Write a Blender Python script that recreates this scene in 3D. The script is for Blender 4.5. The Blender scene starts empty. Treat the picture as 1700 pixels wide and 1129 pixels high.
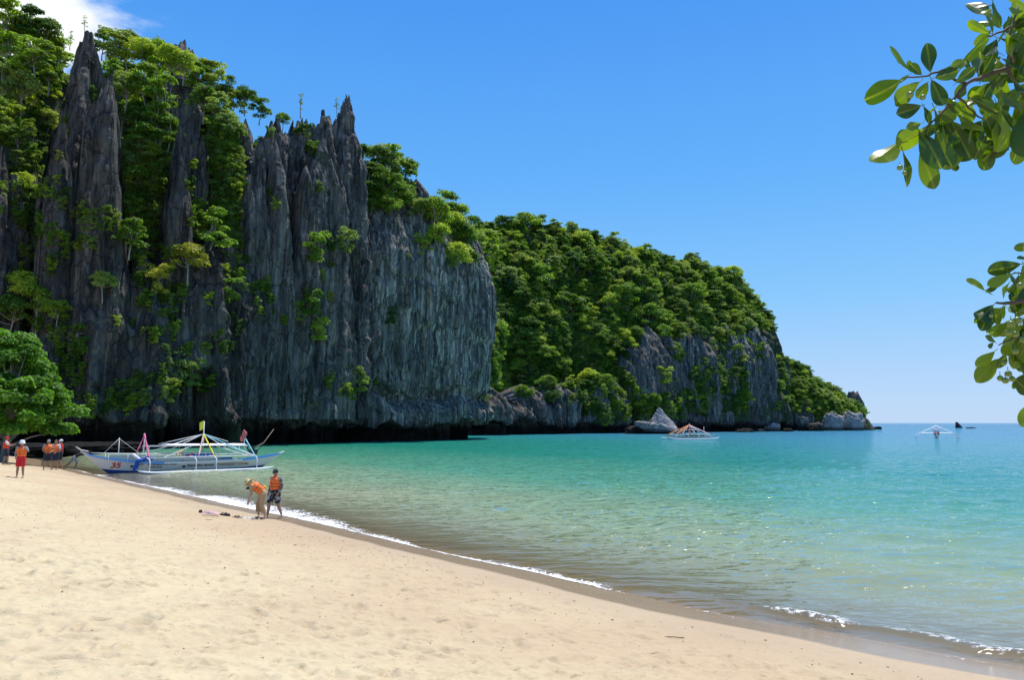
import bpy, bmesh, math, random
import numpy as np
from mathutils import Vector, Matrix
from mathutils.bvhtree import BVHTree

rng = np.random.default_rng(7)
random.seed(7)
scene = bpy.context.scene
col = scene.collection

# ---------------------------------------------------------------- camera
CAM_Z = 3.45
F_PX = 1250.0
PITCH = math.atan(137.5 / 1250.0)
cam_data = bpy.data.cameras.new('camera')
cam = bpy.data.objects.new('camera', cam_data)
col.objects.link(cam)
cam.location = (0, 0, CAM_Z)
cam.rotation_euler = (math.pi / 2 + PITCH, 0, 0)
cam_data.sensor_width = 36.0
cam_data.lens = F_PX / 1700.0 * 36.0
cam_data.clip_start = 0.1
cam_data.clip_end = 20000
scene.camera = cam

# ---------------------------------------------------------------- light
SUN_EL, SUN_AZ = math.radians(69), math.radians(33)      # azimuth clockwise from +Y
world = bpy.data.worlds.new("World")
scene.world = world
world.use_nodes = True
SKY_STRENGTH = 0.105
sun_data = bpy.data.lights.new('sun', 'SUN')
sun_data.energy = 4.7
sun_data.angle = math.radians(0.55)
sun_data.color = (1.0, 0.955, 0.88)
sun = bpy.data.objects.new('sun', sun_data)
col.objects.link(sun)
sv = Vector((math.sin(SUN_AZ) * math.cos(SUN_EL), math.cos(SUN_AZ) * math.cos(SUN_EL), math.sin(SUN_EL)))
sun.rotation_euler = sv.to_track_quat('Z', 'Y').to_euler()
sun.location = (30, 20, 80)

vs = scene.view_settings
vs.view_transform = 'Standard'
vs.look = 'None'
vs.gamma = 1.0
vs.exposure = 0.2
vs.use_curve_mapping = False
scene.cycles.sample_clamp_direct = 3.0
scene.cycles.sample_clamp_indirect = 4.0
scene.cycles.max_bounces = 6
scene.cycles.diffuse_bounces = 3
scene.cycles.glossy_bounces = 3
scene.cycles.transmission_bounces = 3
scene.cycles.transparent_max_bounces = 12


def build_world():
    nt = world.node_tree
    nt.nodes.clear()
    N, L = nt.nodes.new, nt.links.new
    out = N('ShaderNodeOutputWorld')
    bg = N('ShaderNodeBackground')
    bg.inputs['Strength'].default_value = SKY_STRENGTH
    sky = N('ShaderNodeTexSky')
    sky.sky_type = 'NISHITA'
    sky.sun_disc = False
    sky.sun_elevation = SUN_EL
    sky.sun_rotation = SUN_AZ
    sky.altitude = 10
    sky.air_density = 1.25
    sky.dust_density = 0.25
    sky.ozone_density = 2.6
    # deep tropical blue: the physical sky pulled towards the colours of a clean maritime sky, by elevation only
    tc = N('ShaderNodeTexCoord')
    sep = N('ShaderNodeSeparateXYZ')
    L(tc.outputs['Generated'], sep.inputs[0])
    grad = N('ShaderNodeValToRGB')
    e = grad.color_ramp.elements
    stops = [(0.0, (0.41, 0.60, 0.87)), (0.06, (0.335, 0.55, 0.87)), (0.16, (0.19, 0.49, 0.87)), (0.30, (0.095, 0.385, 0.87)), (0.50, (0.045, 0.275, 0.82)), (1.0, (0.02, 0.14, 0.55))]
    while len(e) < len(stops): e.new(0.5)
    for el, (p, c) in zip(e, stops):
        el.position = p; el.color = c + (1,)
    L(sep.outputs['Z'], grad.inputs[0])
    gs = N('ShaderNodeVectorMath'); gs.operation = 'SCALE'; gs.inputs['Scale'].default_value = 1.0 / SKY_STRENGTH
    L(grad.outputs[0], gs.inputs[0])
    hsv = N('ShaderNodeMixRGB'); hsv.inputs['Fac'].default_value = 0.86
    L(sky.outputs[0], hsv.inputs['Color1']); L(gs.outputs[0], hsv.inputs['Color2'])
    # clouds: a layer at constant height, seen along the view direction
    mz = N('ShaderNodeMath'); mz.operation = 'MAXIMUM'; mz.inputs[1].default_value = 0.04
    L(sep.outputs['Z'], mz.inputs[0])
    dv = N('ShaderNodeVectorMath'); dv.operation = 'DIVIDE'
    cmb = N('ShaderNodeCombineXYZ')
    for i in range(3):
        L(mz.outputs[0], cmb.inputs[i])
    L(tc.outputs['Generated'], dv.inputs[0]); L(cmb.outputs[0], dv.inputs[1])
    nz = N('ShaderNodeTexNoise')
    nz.inputs['Scale'].default_value = 1.7
    nz.inputs['Detail'].default_value = 9
    nz.inputs['Roughness'].default_value = 0.56
    nz.inputs['Distortion'].default_value = 0.25
    mp = N('ShaderNodeMapping')
    mp.inputs['Location'].default_value = (0.35, 0.2, 0)
    mp.inputs['Scale'].default_value = (1, 1, 0)
    L(dv.outputs[0], mp.inputs[0]); L(mp.outputs[0], nz.inputs['Vector'])
    # cloud bank lying to the left, over the land
    bank = N('ShaderNodeVectorMath'); bank.operation = 'DISTANCE'
    bank.inputs[1].default_value = (-1.22, 1.72, 0)
    flat = N('ShaderNodeVectorMath'); flat.operation = 'MULTIPLY'
    flat.inputs[1].default_value = (1, 1, 0)
    L(dv.outputs[0], flat.inputs[0]); L(flat.outputs[0], bank.inputs[0])
    mr = N('ShaderNodeMapRange')
    mr.inputs['From Min'].default_value = 0.05
    mr.inputs['From Max'].default_value = 0.80
    mr.inputs['To Min'].default_value = 0.29
    mr.inputs['To Max'].default_value = -0.18
    L(bank.outputs['Value'], mr.inputs[0])
    ad = N('ShaderNodeMath'); ad.operation = 'ADD'
    L(nz.outputs['Fac'], ad.inputs[0]); L(mr.outputs[0], ad.inputs[1])
    cr = N('ShaderNodeMapRange'); cr.interpolation_type = 'SMOOTHSTEP'
    cr.inputs['From Min'].default_value = 0.62
    cr.inputs['From Max'].default_value = 0.78
    L(ad.outputs[0], cr.inputs[0])
    mix = N('ShaderNodeMixRGB')
    mix.inputs['Color2'].default_value = (8.4, 8.7, 9.0, 1)
    L(cr.outputs[0], mix.inputs['Fac']); L(hsv.outputs[0], mix.inputs['Color1'])
    L(mix.outputs[0], bg.inputs['Color'])
    L(bg.outputs[0], out.inputs[0])


build_world()


# ---------------------------------------------------------------- view geometry
CP, SP = math.cos(PITCH), math.sin(PITCH)


def ray(px, py):
    u = 564.5 - py
    return Vector((px - 850.0, F_PX * CP - u * SP, F_PX * SP + u * CP))


def W(px, py, Y):
    """world point at ground distance Y that is seen at photo pixel (px, py)"""
    d = ray(px, py)
    return Vector((0, 0, CAM_Z)) + d * (Y / d.y)


def G(px, py, z=0.0):
    """world point at height z that is seen at photo pixel (px, py)"""
    d = ray(px, py)
    return Vector((0, 0, CAM_Z)) + d * ((z - CAM_Z) / d.z)


# ---------------------------------------------------------------- numpy noise
def _h(ix, iy, iz, seed):
    ix = ix.astype(np.int64); iy = iy.astype(np.int64); iz = iz.astype(np.int64)
    n = (ix * 374761393 + iy * 668265263 + iz * 2147483647 + seed * 1274126177) & 0xFFFFFFFF
    n = ((n ^ (n >> 13)) * 1274126177) & 0xFFFFFFFF
    n = ((n ^ (n >> 15)) * 2246822519) & 0xFFFFFFFF
    return ((n ^ (n >> 16)) & 0xFFFF) / 32767.5 - 1.0


def noise(x, y=0.0, z=0.0, seed=0):
    x, y, z = np.broadcast_arrays(np.asarray(x, float), np.asarray(y, float), np.asarray(z, float))
    fx, fy, fz = np.floor(x), np.floor(y), np.floor(z)
    tx, ty, tz = x - fx, y - fy, z - fz
    tx, ty, tz = (t * t * (3 - 2 * t) for t in (tx, ty, tz))
    r = 0
    for dx in (0, 1):
        for dy in (0, 1):
            for dz in (0, 1):
                w = (tx if dx else 1 - tx) * (ty if dy else 1 - ty) * (tz if dz else 1 - tz)
                r = r + w * _h(fx + dx, fy + dy, fz + dz, seed)
    return r


def fbm(x, y=0.0, z=0.0, oct=4, seed=0, gain=0.5):
    a, r, f = 1.0, 0, 1.0
    for o in range(oct):
        r = r + a * noise(np.asarray(x) * f + 13.7 * o, np.asarray(y) * f + 5.1 * o, np.asarray(z) * f, seed + o)
        a *= gain; f *= 2.03
    return r


def smooth(a, b, x):
    t = np.clip((x - a) / (b - a), 0, 1)
    return t * t * (3 - 2 * t)


# ---------------------------------------------------------------- object helpers
def tag(o, label=None, cat=None, group=None, kind=None):
    if label: o['label'] = label
    if cat: o['category'] = cat
    if group: o['group'] = group
    if kind: o['kind'] = kind
    return o


def link(name, data, parent=None, mat=None):
    o = bpy.data.objects.new(name, data)
    col.objects.link(o)
    if parent: o.parent = parent
    if mat and data is not None and not data.materials: data.materials.append(mat)
    return o


def empty(name, loc=(0, 0, 0), rz=0.0):
    o = bpy.data.objects.new(name, None)
    col.objects.link(o)
    o.location = loc
    o.rotation_euler = (0, 0, rz)
    o.empty_display_size = 0.2
    return o


def mesh_np(name, verts, faces, smooth_shade=True, attrs=None):
    """faces: int array (n,3) or (n,4)"""
    verts = np.asarray(verts, np.float32); faces = np.asarray(faces, np.int32)
    me = bpy.data.meshes.new(name)
    n, k = faces.shape
    me.vertices.add(len(verts)); me.vertices.foreach_set('co', verts.ravel())
    me.loops.add(n * k); me.loops.foreach_set('vertex_index', faces.ravel())
    me.polygons.add(n)
    me.polygons.foreach_set('loop_start', np.arange(0, n * k, k, dtype=np.int32))
    me.polygons.foreach_set('loop_total', np.full(n, k, dtype=np.int32))
    me.polygons.foreach_set('use_smooth', np.full(n, smooth_shade))
    if attrs:
        for an, (dom, arr) in attrs.items():
            a = me.attributes.new(an, 'FLOAT', dom)
            a.data.foreach_set('value', np.asarray(arr, np.float32).ravel())
    me.update(calc_edges=True)
    me.validate()
    return me


def grid_faces(nu, nv, wrap=False):
    i = np.arange(nu - (0 if wrap else 1)); j = np.arange(nv - 1)
    I, J = np.meshgrid(i, j, indexing='ij')
    I2 = (I + 1) % nu
    return np.stack([I * nv + J, I2 * nv + J, I2 * nv + J + 1, I * nv + J + 1], -1).reshape(-1, 4)


class MB:
    """collects tubes, boxes, ribbons; build() links them as ONE mesh"""
    def __init__(s): s.v = []; s.f = []
    def add(s, vs_, fs_):
        b = len(s.v); s.v += [tuple(v) for v in vs_]; s.f += [tuple(b + i for i in f) for f in fs_]
    def tube(s, pts, r, n=8, cap=True):
        pts = [Vector(p) for p in pts]
        rs = list(r) if isinstance(r, (list, tuple)) else [r] * len(pts)
        vs_, fs_ = [], []
        up = None
        for i, p in enumerate(pts):
            t = (pts[min(i + 1, len(pts) - 1)] - pts[max(i - 1, 0)])
            t = t.normalized() if t.length > 1e-9 else Vector((0, 0, 1))
            if up is None:
                up = Vector((0, 0, 1)) if abs(t.z) < 0.9 else Vector((1, 0, 0))
            a = t.cross(up)
            if a.length < 1e-6: a = t.cross(Vector((0.3, 1, 0.2)))
            a.normalize(); b = a.cross(t).normalized(); up = b
            for k in range(n):
                an = 2 * math.pi * k / n
                vs_.append(p + (a * math.cos(an) + b * math.sin(an)) * rs[i])
        for i in range(len(pts) - 1):
            for k in range(n):
                k2 = (k + 1) % n
                fs_.append((i * n + k, i * n + k2, (i + 1) * n + k2, (i + 1) * n + k))
        if cap:
            fs_.append(tuple(range(n))[::-1]); fs_.append(tuple((len(pts) - 1) * n + k for k in range(n)))
        s.add(vs_, fs_)
        return s
    def box(s, c, size, m=None):
        c = Vector(c); hx, hy, hz = [q / 2 for q in size]
        vs_ = [Vector((x, y, z)) for x in (-hx, hx) for y in (-hy, hy) for z in (-hz, hz)]
        if m is not None: vs_ = [m @ v for v in vs_]
        s.add([v + c for v in vs_], [(0, 1, 3, 2), (4, 6, 7, 5), (0, 4, 5, 1), (2, 3, 7, 6), (0, 2, 6, 4), (1, 5, 7, 3)])
        return s
    def build(s, name, mat, parent=None, smooth_shade=True):
        me = bpy.data.meshes.new(name)
        me.from_pydata([tuple(v) for v in s.v], [], s.f)
        for p in me.polygons: p.use_smooth = smooth_shade
        me.update()
        return link(name, me, parent, mat)


# ---------------------------------------------------------------- materials
def new_mat(name):
    m = bpy.data.materials.new(name)
    m.use_nodes = True
    nt = m.node_tree
    nt.nodes.clear()
    out = nt.nodes.new('ShaderNodeOutputMaterial')
    return m, nt, out


def plain(name, c, rough=0.6, var=0.12, scale=6.0, spec=0.4, metal=0.0, bump=0.0):
    m, nt, out = new_mat(name)
    N, L = nt.nodes.new, nt.links.new
    b = N('ShaderNodeBsdfPrincipled')
    b.inputs['Roughness'].default_value = rough
    b.inputs['Metallic'].default_value = metal
    b.inputs['Specular IOR Level'].default_value = spec
    tc = N('ShaderNodeTexCoord')
    nz = N('ShaderNodeTexNoise'); nz.inputs['Scale'].default_value = scale; nz.inputs['Detail'].default_value = 5
    L(tc.outputs['Object'], nz.inputs['Vector'])
    mx = N('ShaderNodeMixRGB')
    mx.inputs['Color1'].default_value = tuple(max(0, q * (1 - var * 1.6)) for q in c) + (1,)
    mx.inputs['Color2'].default_value = tuple(min(1, q * (1 + var)) for q in c) + (1,)
    L(nz.outputs['Fac'], mx.inputs['Fac']); L(mx.outputs[0], b.inputs['Base Color'])
    if bump:
        bp = N('ShaderNodeBump'); bp.inputs['Strength'].default_value = bump; bp.inputs['Distance'].default_value = 0.02
        L(nz.outputs['Fac'], bp.inputs['Height']); L(bp.outputs[0], b.inputs['Normal'])
    L(b.outputs[0], out.inputs[0])
    return m


def ramp(nt, fac, stops):
    r = nt.nodes.new('ShaderNodeValToRGB')
    e = r.color_ramp.elements
    while len(e) < len(stops): e.new(0.5)
    for el, (p, c) in zip(e, stops):
        el.position = p
        el.color = tuple(c) + (1,) if len(c) == 3 else tuple(c)
    nt.links.new(fac, r.inputs[0])
    return r.outputs[0]


def noise_node(nt, vec, scale, detail=5, rough=0.55, mscale=None, loc=None, dist=0.0):
    N, L = nt.nodes.new, nt.links.new
    if mscale or loc:
        mp = N('ShaderNodeMapping')
        if mscale: mp.inputs['Scale'].default_value = mscale
        if loc: mp.inputs['Location'].default_value = loc
        L(vec, mp.inputs[0]); vec = mp.outputs[0]
    nz = N('ShaderNodeTexNoise')
    nz.inputs['Scale'].default_value = scale; nz.inputs['Detail'].default_value = detail
    nz.inputs['Roughness'].default_value = rough; nz.inputs['Distortion'].default_value = dist
    L(vec, nz.inputs['Vector'])
    return nz.outputs['Fac']


def mixc(nt, fac, a, b, mode='MIX'):
    m = nt.nodes.new('ShaderNodeMixRGB'); m.blend_type = mode
    for s, v in (('Fac', fac), ('Color1', a), ('Color2', b)):
        if isinstance(v, (int, float)): m.inputs[s].default_value = v
        elif isinstance(v, tuple): m.inputs[s].default_value = v + (1,) if len(v) == 3 else v
        else: nt.links.new(v, m.inputs[s])
    return m.outputs[0]


def mathn(nt, op, a, b=None):
    m = nt.nodes.new('ShaderNodeMath'); m.operation = op
    for i, v in enumerate((a, b)):
        if v is None: continue
        if isinstance(v, (int, float)): m.inputs[i].default_value = v
        else: nt.links.new(v, m.inputs[i])
    return m.outputs[0]


def maprange(nt, v, a, b, c=0.0, d=1.0, sm=True):
    m = nt.nodes.new('ShaderNodeMapRange')
    if sm: m.interpolation_type = 'SMOOTHSTEP'
    nt.links.new(v, m.inputs[0])
    for i, q in zip((1, 2, 3, 4), (a, b, c, d)): m.inputs[i].default_value = q
    return m.outputs[0]


def attr(nt, name):
    a = nt.nodes.new('ShaderNodeAttribute'); a.attribute_name = name
    return a.outputs['Fac']
# ================================================================ SHORE
_sh_px = [(2600, 1225), (2000, 1150), (1700, 1112), (1560, 1090), (1430, 1063), (1290, 1038), (1150, 1011), (1000, 976), (850, 943),
          (700, 909), (560, 876), (480, 857), (400, 842), (340, 828), (250, 808), (190, 795), (150, 787), (128, 780)]
_sh = [Vector(G(px, py, 0.0)).to_2d() for px, py in _sh_px]
_sh = [Vector((300, -25)), Vector((60, -2))] + _sh + [Vector((-38, 61)), Vector((-42, 68)), Vector((-48, 76)), Vector((-60, 84)), Vector((-160, 95)), Vector((-400, 100))]
SH = np.array([tuple(p) for p in _sh])


def chaikin(P, n=3):
    for _ in range(n):
        Q = [P[0]]
        for a, b in zip(P[:-1], P[1:]):
            Q += [0.75 * a + 0.25 * b, 0.25 * a + 0.75 * b]
        Q.append(P[-1]); P = np.array(Q)
    return P


SHS = chaikin(SH, 2)


def shore_q(x, y):
    """signed distance to the water's edge: positive over the water"""
    x = np.asarray(x, float); y = np.asarray(y, float)
    best = np.full(x.shape, 1e9); side = np.zeros(x.shape)
    for a, b in zip(SHS[:-1], SHS[1:]):
        d = b - a; L2 = d @ d
        t = np.clip(((x - a[0]) * d[0] + (y - a[1]) * d[1]) / L2, 0, 1)
        ex, ey = x - a[0] - t * d[0], y - a[1] - t * d[1]
        dd = np.hypot(ex, ey)
        m = dd < best
        cr = d[0] * ey - d[1] * ex
        best = np.where(m, dd, best); side = np.where(m, cr, side)
    return np.where(side < 0, best, -best)      # water lies to the right of the polyline's direction


def sand_base(q):
    """beach profile; q signed distance (water positive)"""
    inl = -q
    z = np.where(inl > 0, 0.145 * inl, 0.11 * inl)
    z = np.where(inl > 9, 1.305 + 0.75 * (1 - np.exp(-(inl - 9) * 0.145 / 0.75)), z)
    z = np.where(inl < -14, -1.54 - (-inl - 14) * 0.03, z)
    return np.maximum(z, -6)


def sand_z(x, y, q=None):
    if q is None: q = shore_q(x, y)
    dry = smooth(1.3, 3.5, -q)
    z = sand_base(q)
    z = z + dry * (0.05 * fbm(x * 0.35, y * 0.35, seed=3, oct=3) + 0.007 * fbm(x * 1.6, y * 1.6, seed=9, oct=3))
    z = z + (1 - dry) * 0.012 * noise(x * 0.5, y * 0.5, seed=4)
    return z


def build_sand():
    na, nr = 620, 900
    th = np.radians(np.linspace(-46, 46, na))
    r = np.concatenate([np.geomspace(3.2, 30, 640), np.geomspace(30.25, 150, nr - 640)])
    TH, R = np.meshgrid(th, r, indexing='ij')
    X, Y = R * np.sin(TH), R * np.cos(TH)
    q = shore_q(X, Y)
    Z = sand_z(X, Y, q)
    dry = smooth(1.6, 5.0, -q)
    # trampled sand: thousands of prints, denser in the soft sand
    P = []
    n = 48000
    rr = np.sqrt(rng.uniform(3.5 ** 2, 46 ** 2, n * 3)); aa = np.radians(rng.uniform(-45, 40, n * 3))
    # keep more of the close ones
    keep = rng.random(n * 3) < np.clip(18 / rr, 0, 1)
    px, py = (rr * np.sin(aa))[keep], (rr * np.cos(aa))[keep]
    qq = shore_q(px, py)
    pdens = 0.25 + 0.75 * smooth(-0.2, 0.5, fbm(px * 0.12, py * 0.12, seed=21, oct=2))
    ok = (qq < -2.2) & (rng.random(len(px)) < pdens * np.clip((-qq - 1.5) / 6, 0.15, 1))
    px, py = px[ok], py[ok]
    lr = np.log(r)
    dang = th[1] - th[0]
    for x, y in zip(px, py):
        rad = math.hypot(x, y); a = math.atan2(x, y)
        L = random.uniform(0.035, 0.11) if random.random() < 0.85 else random.uniform(0.11, 0.22)
        wdt = L * random.uniform(0.35, 0.8)
        ori = random.choice([0.9, -2.2]) + random.gauss(0, 0.6)
        dep = random.uniform(0.012, 0.05) * (L / 0.12) ** 0.6
        i0, i1 = np.searchsorted(th, a - 2.6 * L / rad), np.searchsorted(th, a + 2.6 * L / rad)
        j0, j1 = np.searchsorted(r, rad - 2.6 * L), np.searchsorted(r, rad + 2.6 * L)
        if i1 - i0 < 2 or j1 - j0 < 2: continue
        dx = X[i0:i1, j0:j1] - x; dy = Y[i0:i1, j0:j1] - y
        c, s = math.cos(ori), math.sin(ori)
        u = (dx * c + dy * s) / L; v = (-dx * s + dy * c) / wdt
        d2 = u * u + v * v
        Z[i0:i1, j0:j1] += dep * (-np.exp(-d2 * 1.6) + 0.42 * np.exp(-(np.sqrt(d2) - 1.35) ** 2 * 5))
    # crisp small-scale roughness of soft sand
    patch = 0.35 + 0.65 * smooth(-0.5, 0.6, fbm(X * 0.2, Y * 0.2, seed=33, oct=2))
    hum = 0.013 * fbm(X * 8, Y * 8, seed=5, oct=4, gain=0.6) * patch
    Z += dry * hum
    qq_ = -q + 0.14 * noise(X * 0.8, Y * 0.8, seed=8) + 0.03 * noise(X * 4, Y * 4, seed=18)
    wet = np.maximum(1 - smooth(1.25, 1.6, qq_), 0.30 * (1 - smooth(2.0, 4.2, qq_ + 0.5 * noise(X * 0.3, Y * 0.3, seed=19))))
    V = np.stack([X, Y, Z], -1).reshape(-1, 3)
    me = mesh_np('sand', V, grid_faces(na, nr), True, {'wet': ('POINT', wet), 'inland': ('POINT', -q)})
    m, nt, out = new_mat('sand')
    N, L = nt.nodes.new, nt.links.new
    geo = N('ShaderNodeNewGeometry'); P_ = geo.outputs['Position']
    n1 = noise_node(nt, P_, 0.22, 5, 0.6)
    n2 = noise_node(nt, P_, 3.2, 6, 0.7)
    n3 = noise_node(nt, P_, 90, 3, 0.6)
    n4 = noise_node(nt, P_, 1.0, 5, 0.72, mscale=(9, 15, 12))
    pale = (0.60, 0.50, 0.31); tan = (0.50, 0.365, 0.225)
    dist = maprange(nt, attr(nt, 'inland'), 2.0, 13.0)
    f = mathn(nt, 'ADD', mathn(nt, 'MULTIPLY', dist, 0.75), mathn(nt, 'MULTIPLY', maprange(nt, n1, 0.35, 0.65), 0.45))
    c = mixc(nt, f, tan, pale)
    c = mixc(nt, mathn(nt, 'MULTIPLY', maprange(nt, n2, 0.42, 0.68), 0.38), c, (0.42, 0.31, 0.20))
    c = mixc(nt, mathn(nt, 'MULTIPLY', maprange(nt, n4, 0.57, 0.68), 0.5), c, (0.27, 0.195, 0.125))
    c = mixc(nt, mathn(nt, 'MULTIPLY', maprange(nt, n3, 0.45, 0.75), 0.16), c, (0.40, 0.30, 0.20))
    wetf = attr(nt, 'wet')
    wc = mixc(nt, n2, (0.285, 0.20, 0.12), (0.37, 0.27, 0.165))
    c = mixc(nt, wetf, c, wc)
    b = N('ShaderNodeBsdfPrincipled')
    L(c, b.inputs['Base Color'])
    L(maprange(nt, wetf, 0, 1, 0.92, 0.22, False), b.inputs['Roughness'])
    L(maprange(nt, wetf, 0, 1, 0.12, 0.5, False), b.inputs['Specular IOR Level'])
    bp = N('ShaderNodeBump'); bp.inputs['Distance'].default_value = 0.02
    L(maprange(nt, wetf, 0, 1, 0.9, 0.02, False), bp.inputs['Strength'])
    L(mathn(nt, 'ADD', mathn(nt, 'MULTIPLY', n4, 1.0), mathn(nt, 'MULTIPLY', n3, 0.25)), bp.inputs['Height'])
    L(bp.outputs[0], b.inputs['Normal'])
    L(b.outputs[0], out.inputs[0])
    o = link('sand', me, None, m)
    tag(o, kind='structure')
    # the rest of the beach and sea bed, coarse, beyond what the fine sheet covers
    xs = np.concatenate([np.linspace(-420, -150, 28)[:-1], np.linspace(-150, 150, 151), np.linspace(150, 420, 28)[1:]])
    ys = np.concatenate([np.linspace(-120, 3, 40)[:-1], np.linspace(3, 160, 80), np.linspace(160, 520, 40)[1:]])
    XX, YY = np.meshgrid(xs, ys, indexing='ij')
    ZZ = sand_base(shore_q(XX, YY)) - 0.35
    near = np.hypot(XX, YY)
    TA = np.degrees(np.arctan2(XX, YY))
    inside = (np.abs(TA) < 44) & (near > 4) & (near < 140)
    ZZ = np.where(inside, ZZ - 0.6, ZZ + 0.33)
    me2 = mesh_np('sea_bed', np.stack([XX, YY, ZZ], -1).reshape(-1, 3), grid_faces(len(xs), len(ys)), True,
                  {'wet': ('POINT', np.zeros(XX.size)), 'inland': ('POINT', np.full(XX.size, 12.0))})
    tag(link('ground', me2, None, m), kind='structure')
    return m


SAND_MAT = build_sand()


# ================================================================ WATER
def wave_crest(x, y, q):
    """the small breaking wave that runs along the right part of the shore"""
    amt = smooth(3.0, 5.5, x)                     # grows to the right
    off = 0.85 + 0.25 * noise(x * 0.6, y * 0.6, seed=40) + 0.12 * noise(x * 2.2, y * 2.2, seed=41)
    u = (q - off)
    prof = np.where(u < 0, np.exp(-(u / 0.13) ** 2), np.exp(-(u / 0.42) ** 2))
    return amt * 0.13 * prof * (0.75 + 0.35 * noise(x * 1.5, y * 1.5, seed=42))


def water_z(X, Y, q):
    R = np.hypot(X, Y)
    sw = smooth(0.0, 5.0, q)
    fade = 1 - smooth(60, 140, R)
    z = 0.0
    # small chop, crests roughly parallel to the beach
    a = X * 0.62 - Y * (-0.78); c = X * 0.78 - Y * 0.62
    wx, wy = X + 0.6 * noise(X * 0.3, Y * 0.3, seed=51), Y + 0.6 * noise(X * 0.3, Y * 0.3, seed=52)
    z = z + 0.065 * fbm(wx * 0.42, wy * 0.85, seed=53, oct=3) * sw * fade
    rip = 1 - np.abs(fbm(wx * 1.1, wy * 2.4, seed=57, oct=3))
    z = z + 0.040 * rip * sw * fade
    z = z + 0.035 * np.sin(q * 1.5 + 2 * noise(X * 0.12, Y * 0.12, seed=60)) * smooth(1.5, 4, q) * (1 - smooth(12, 24, q))
    z = z + wave_crest(X, Y, q)
    z = z - 0.02 * (1 - smooth(-0.2, 0.6, q))
    return z


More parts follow.
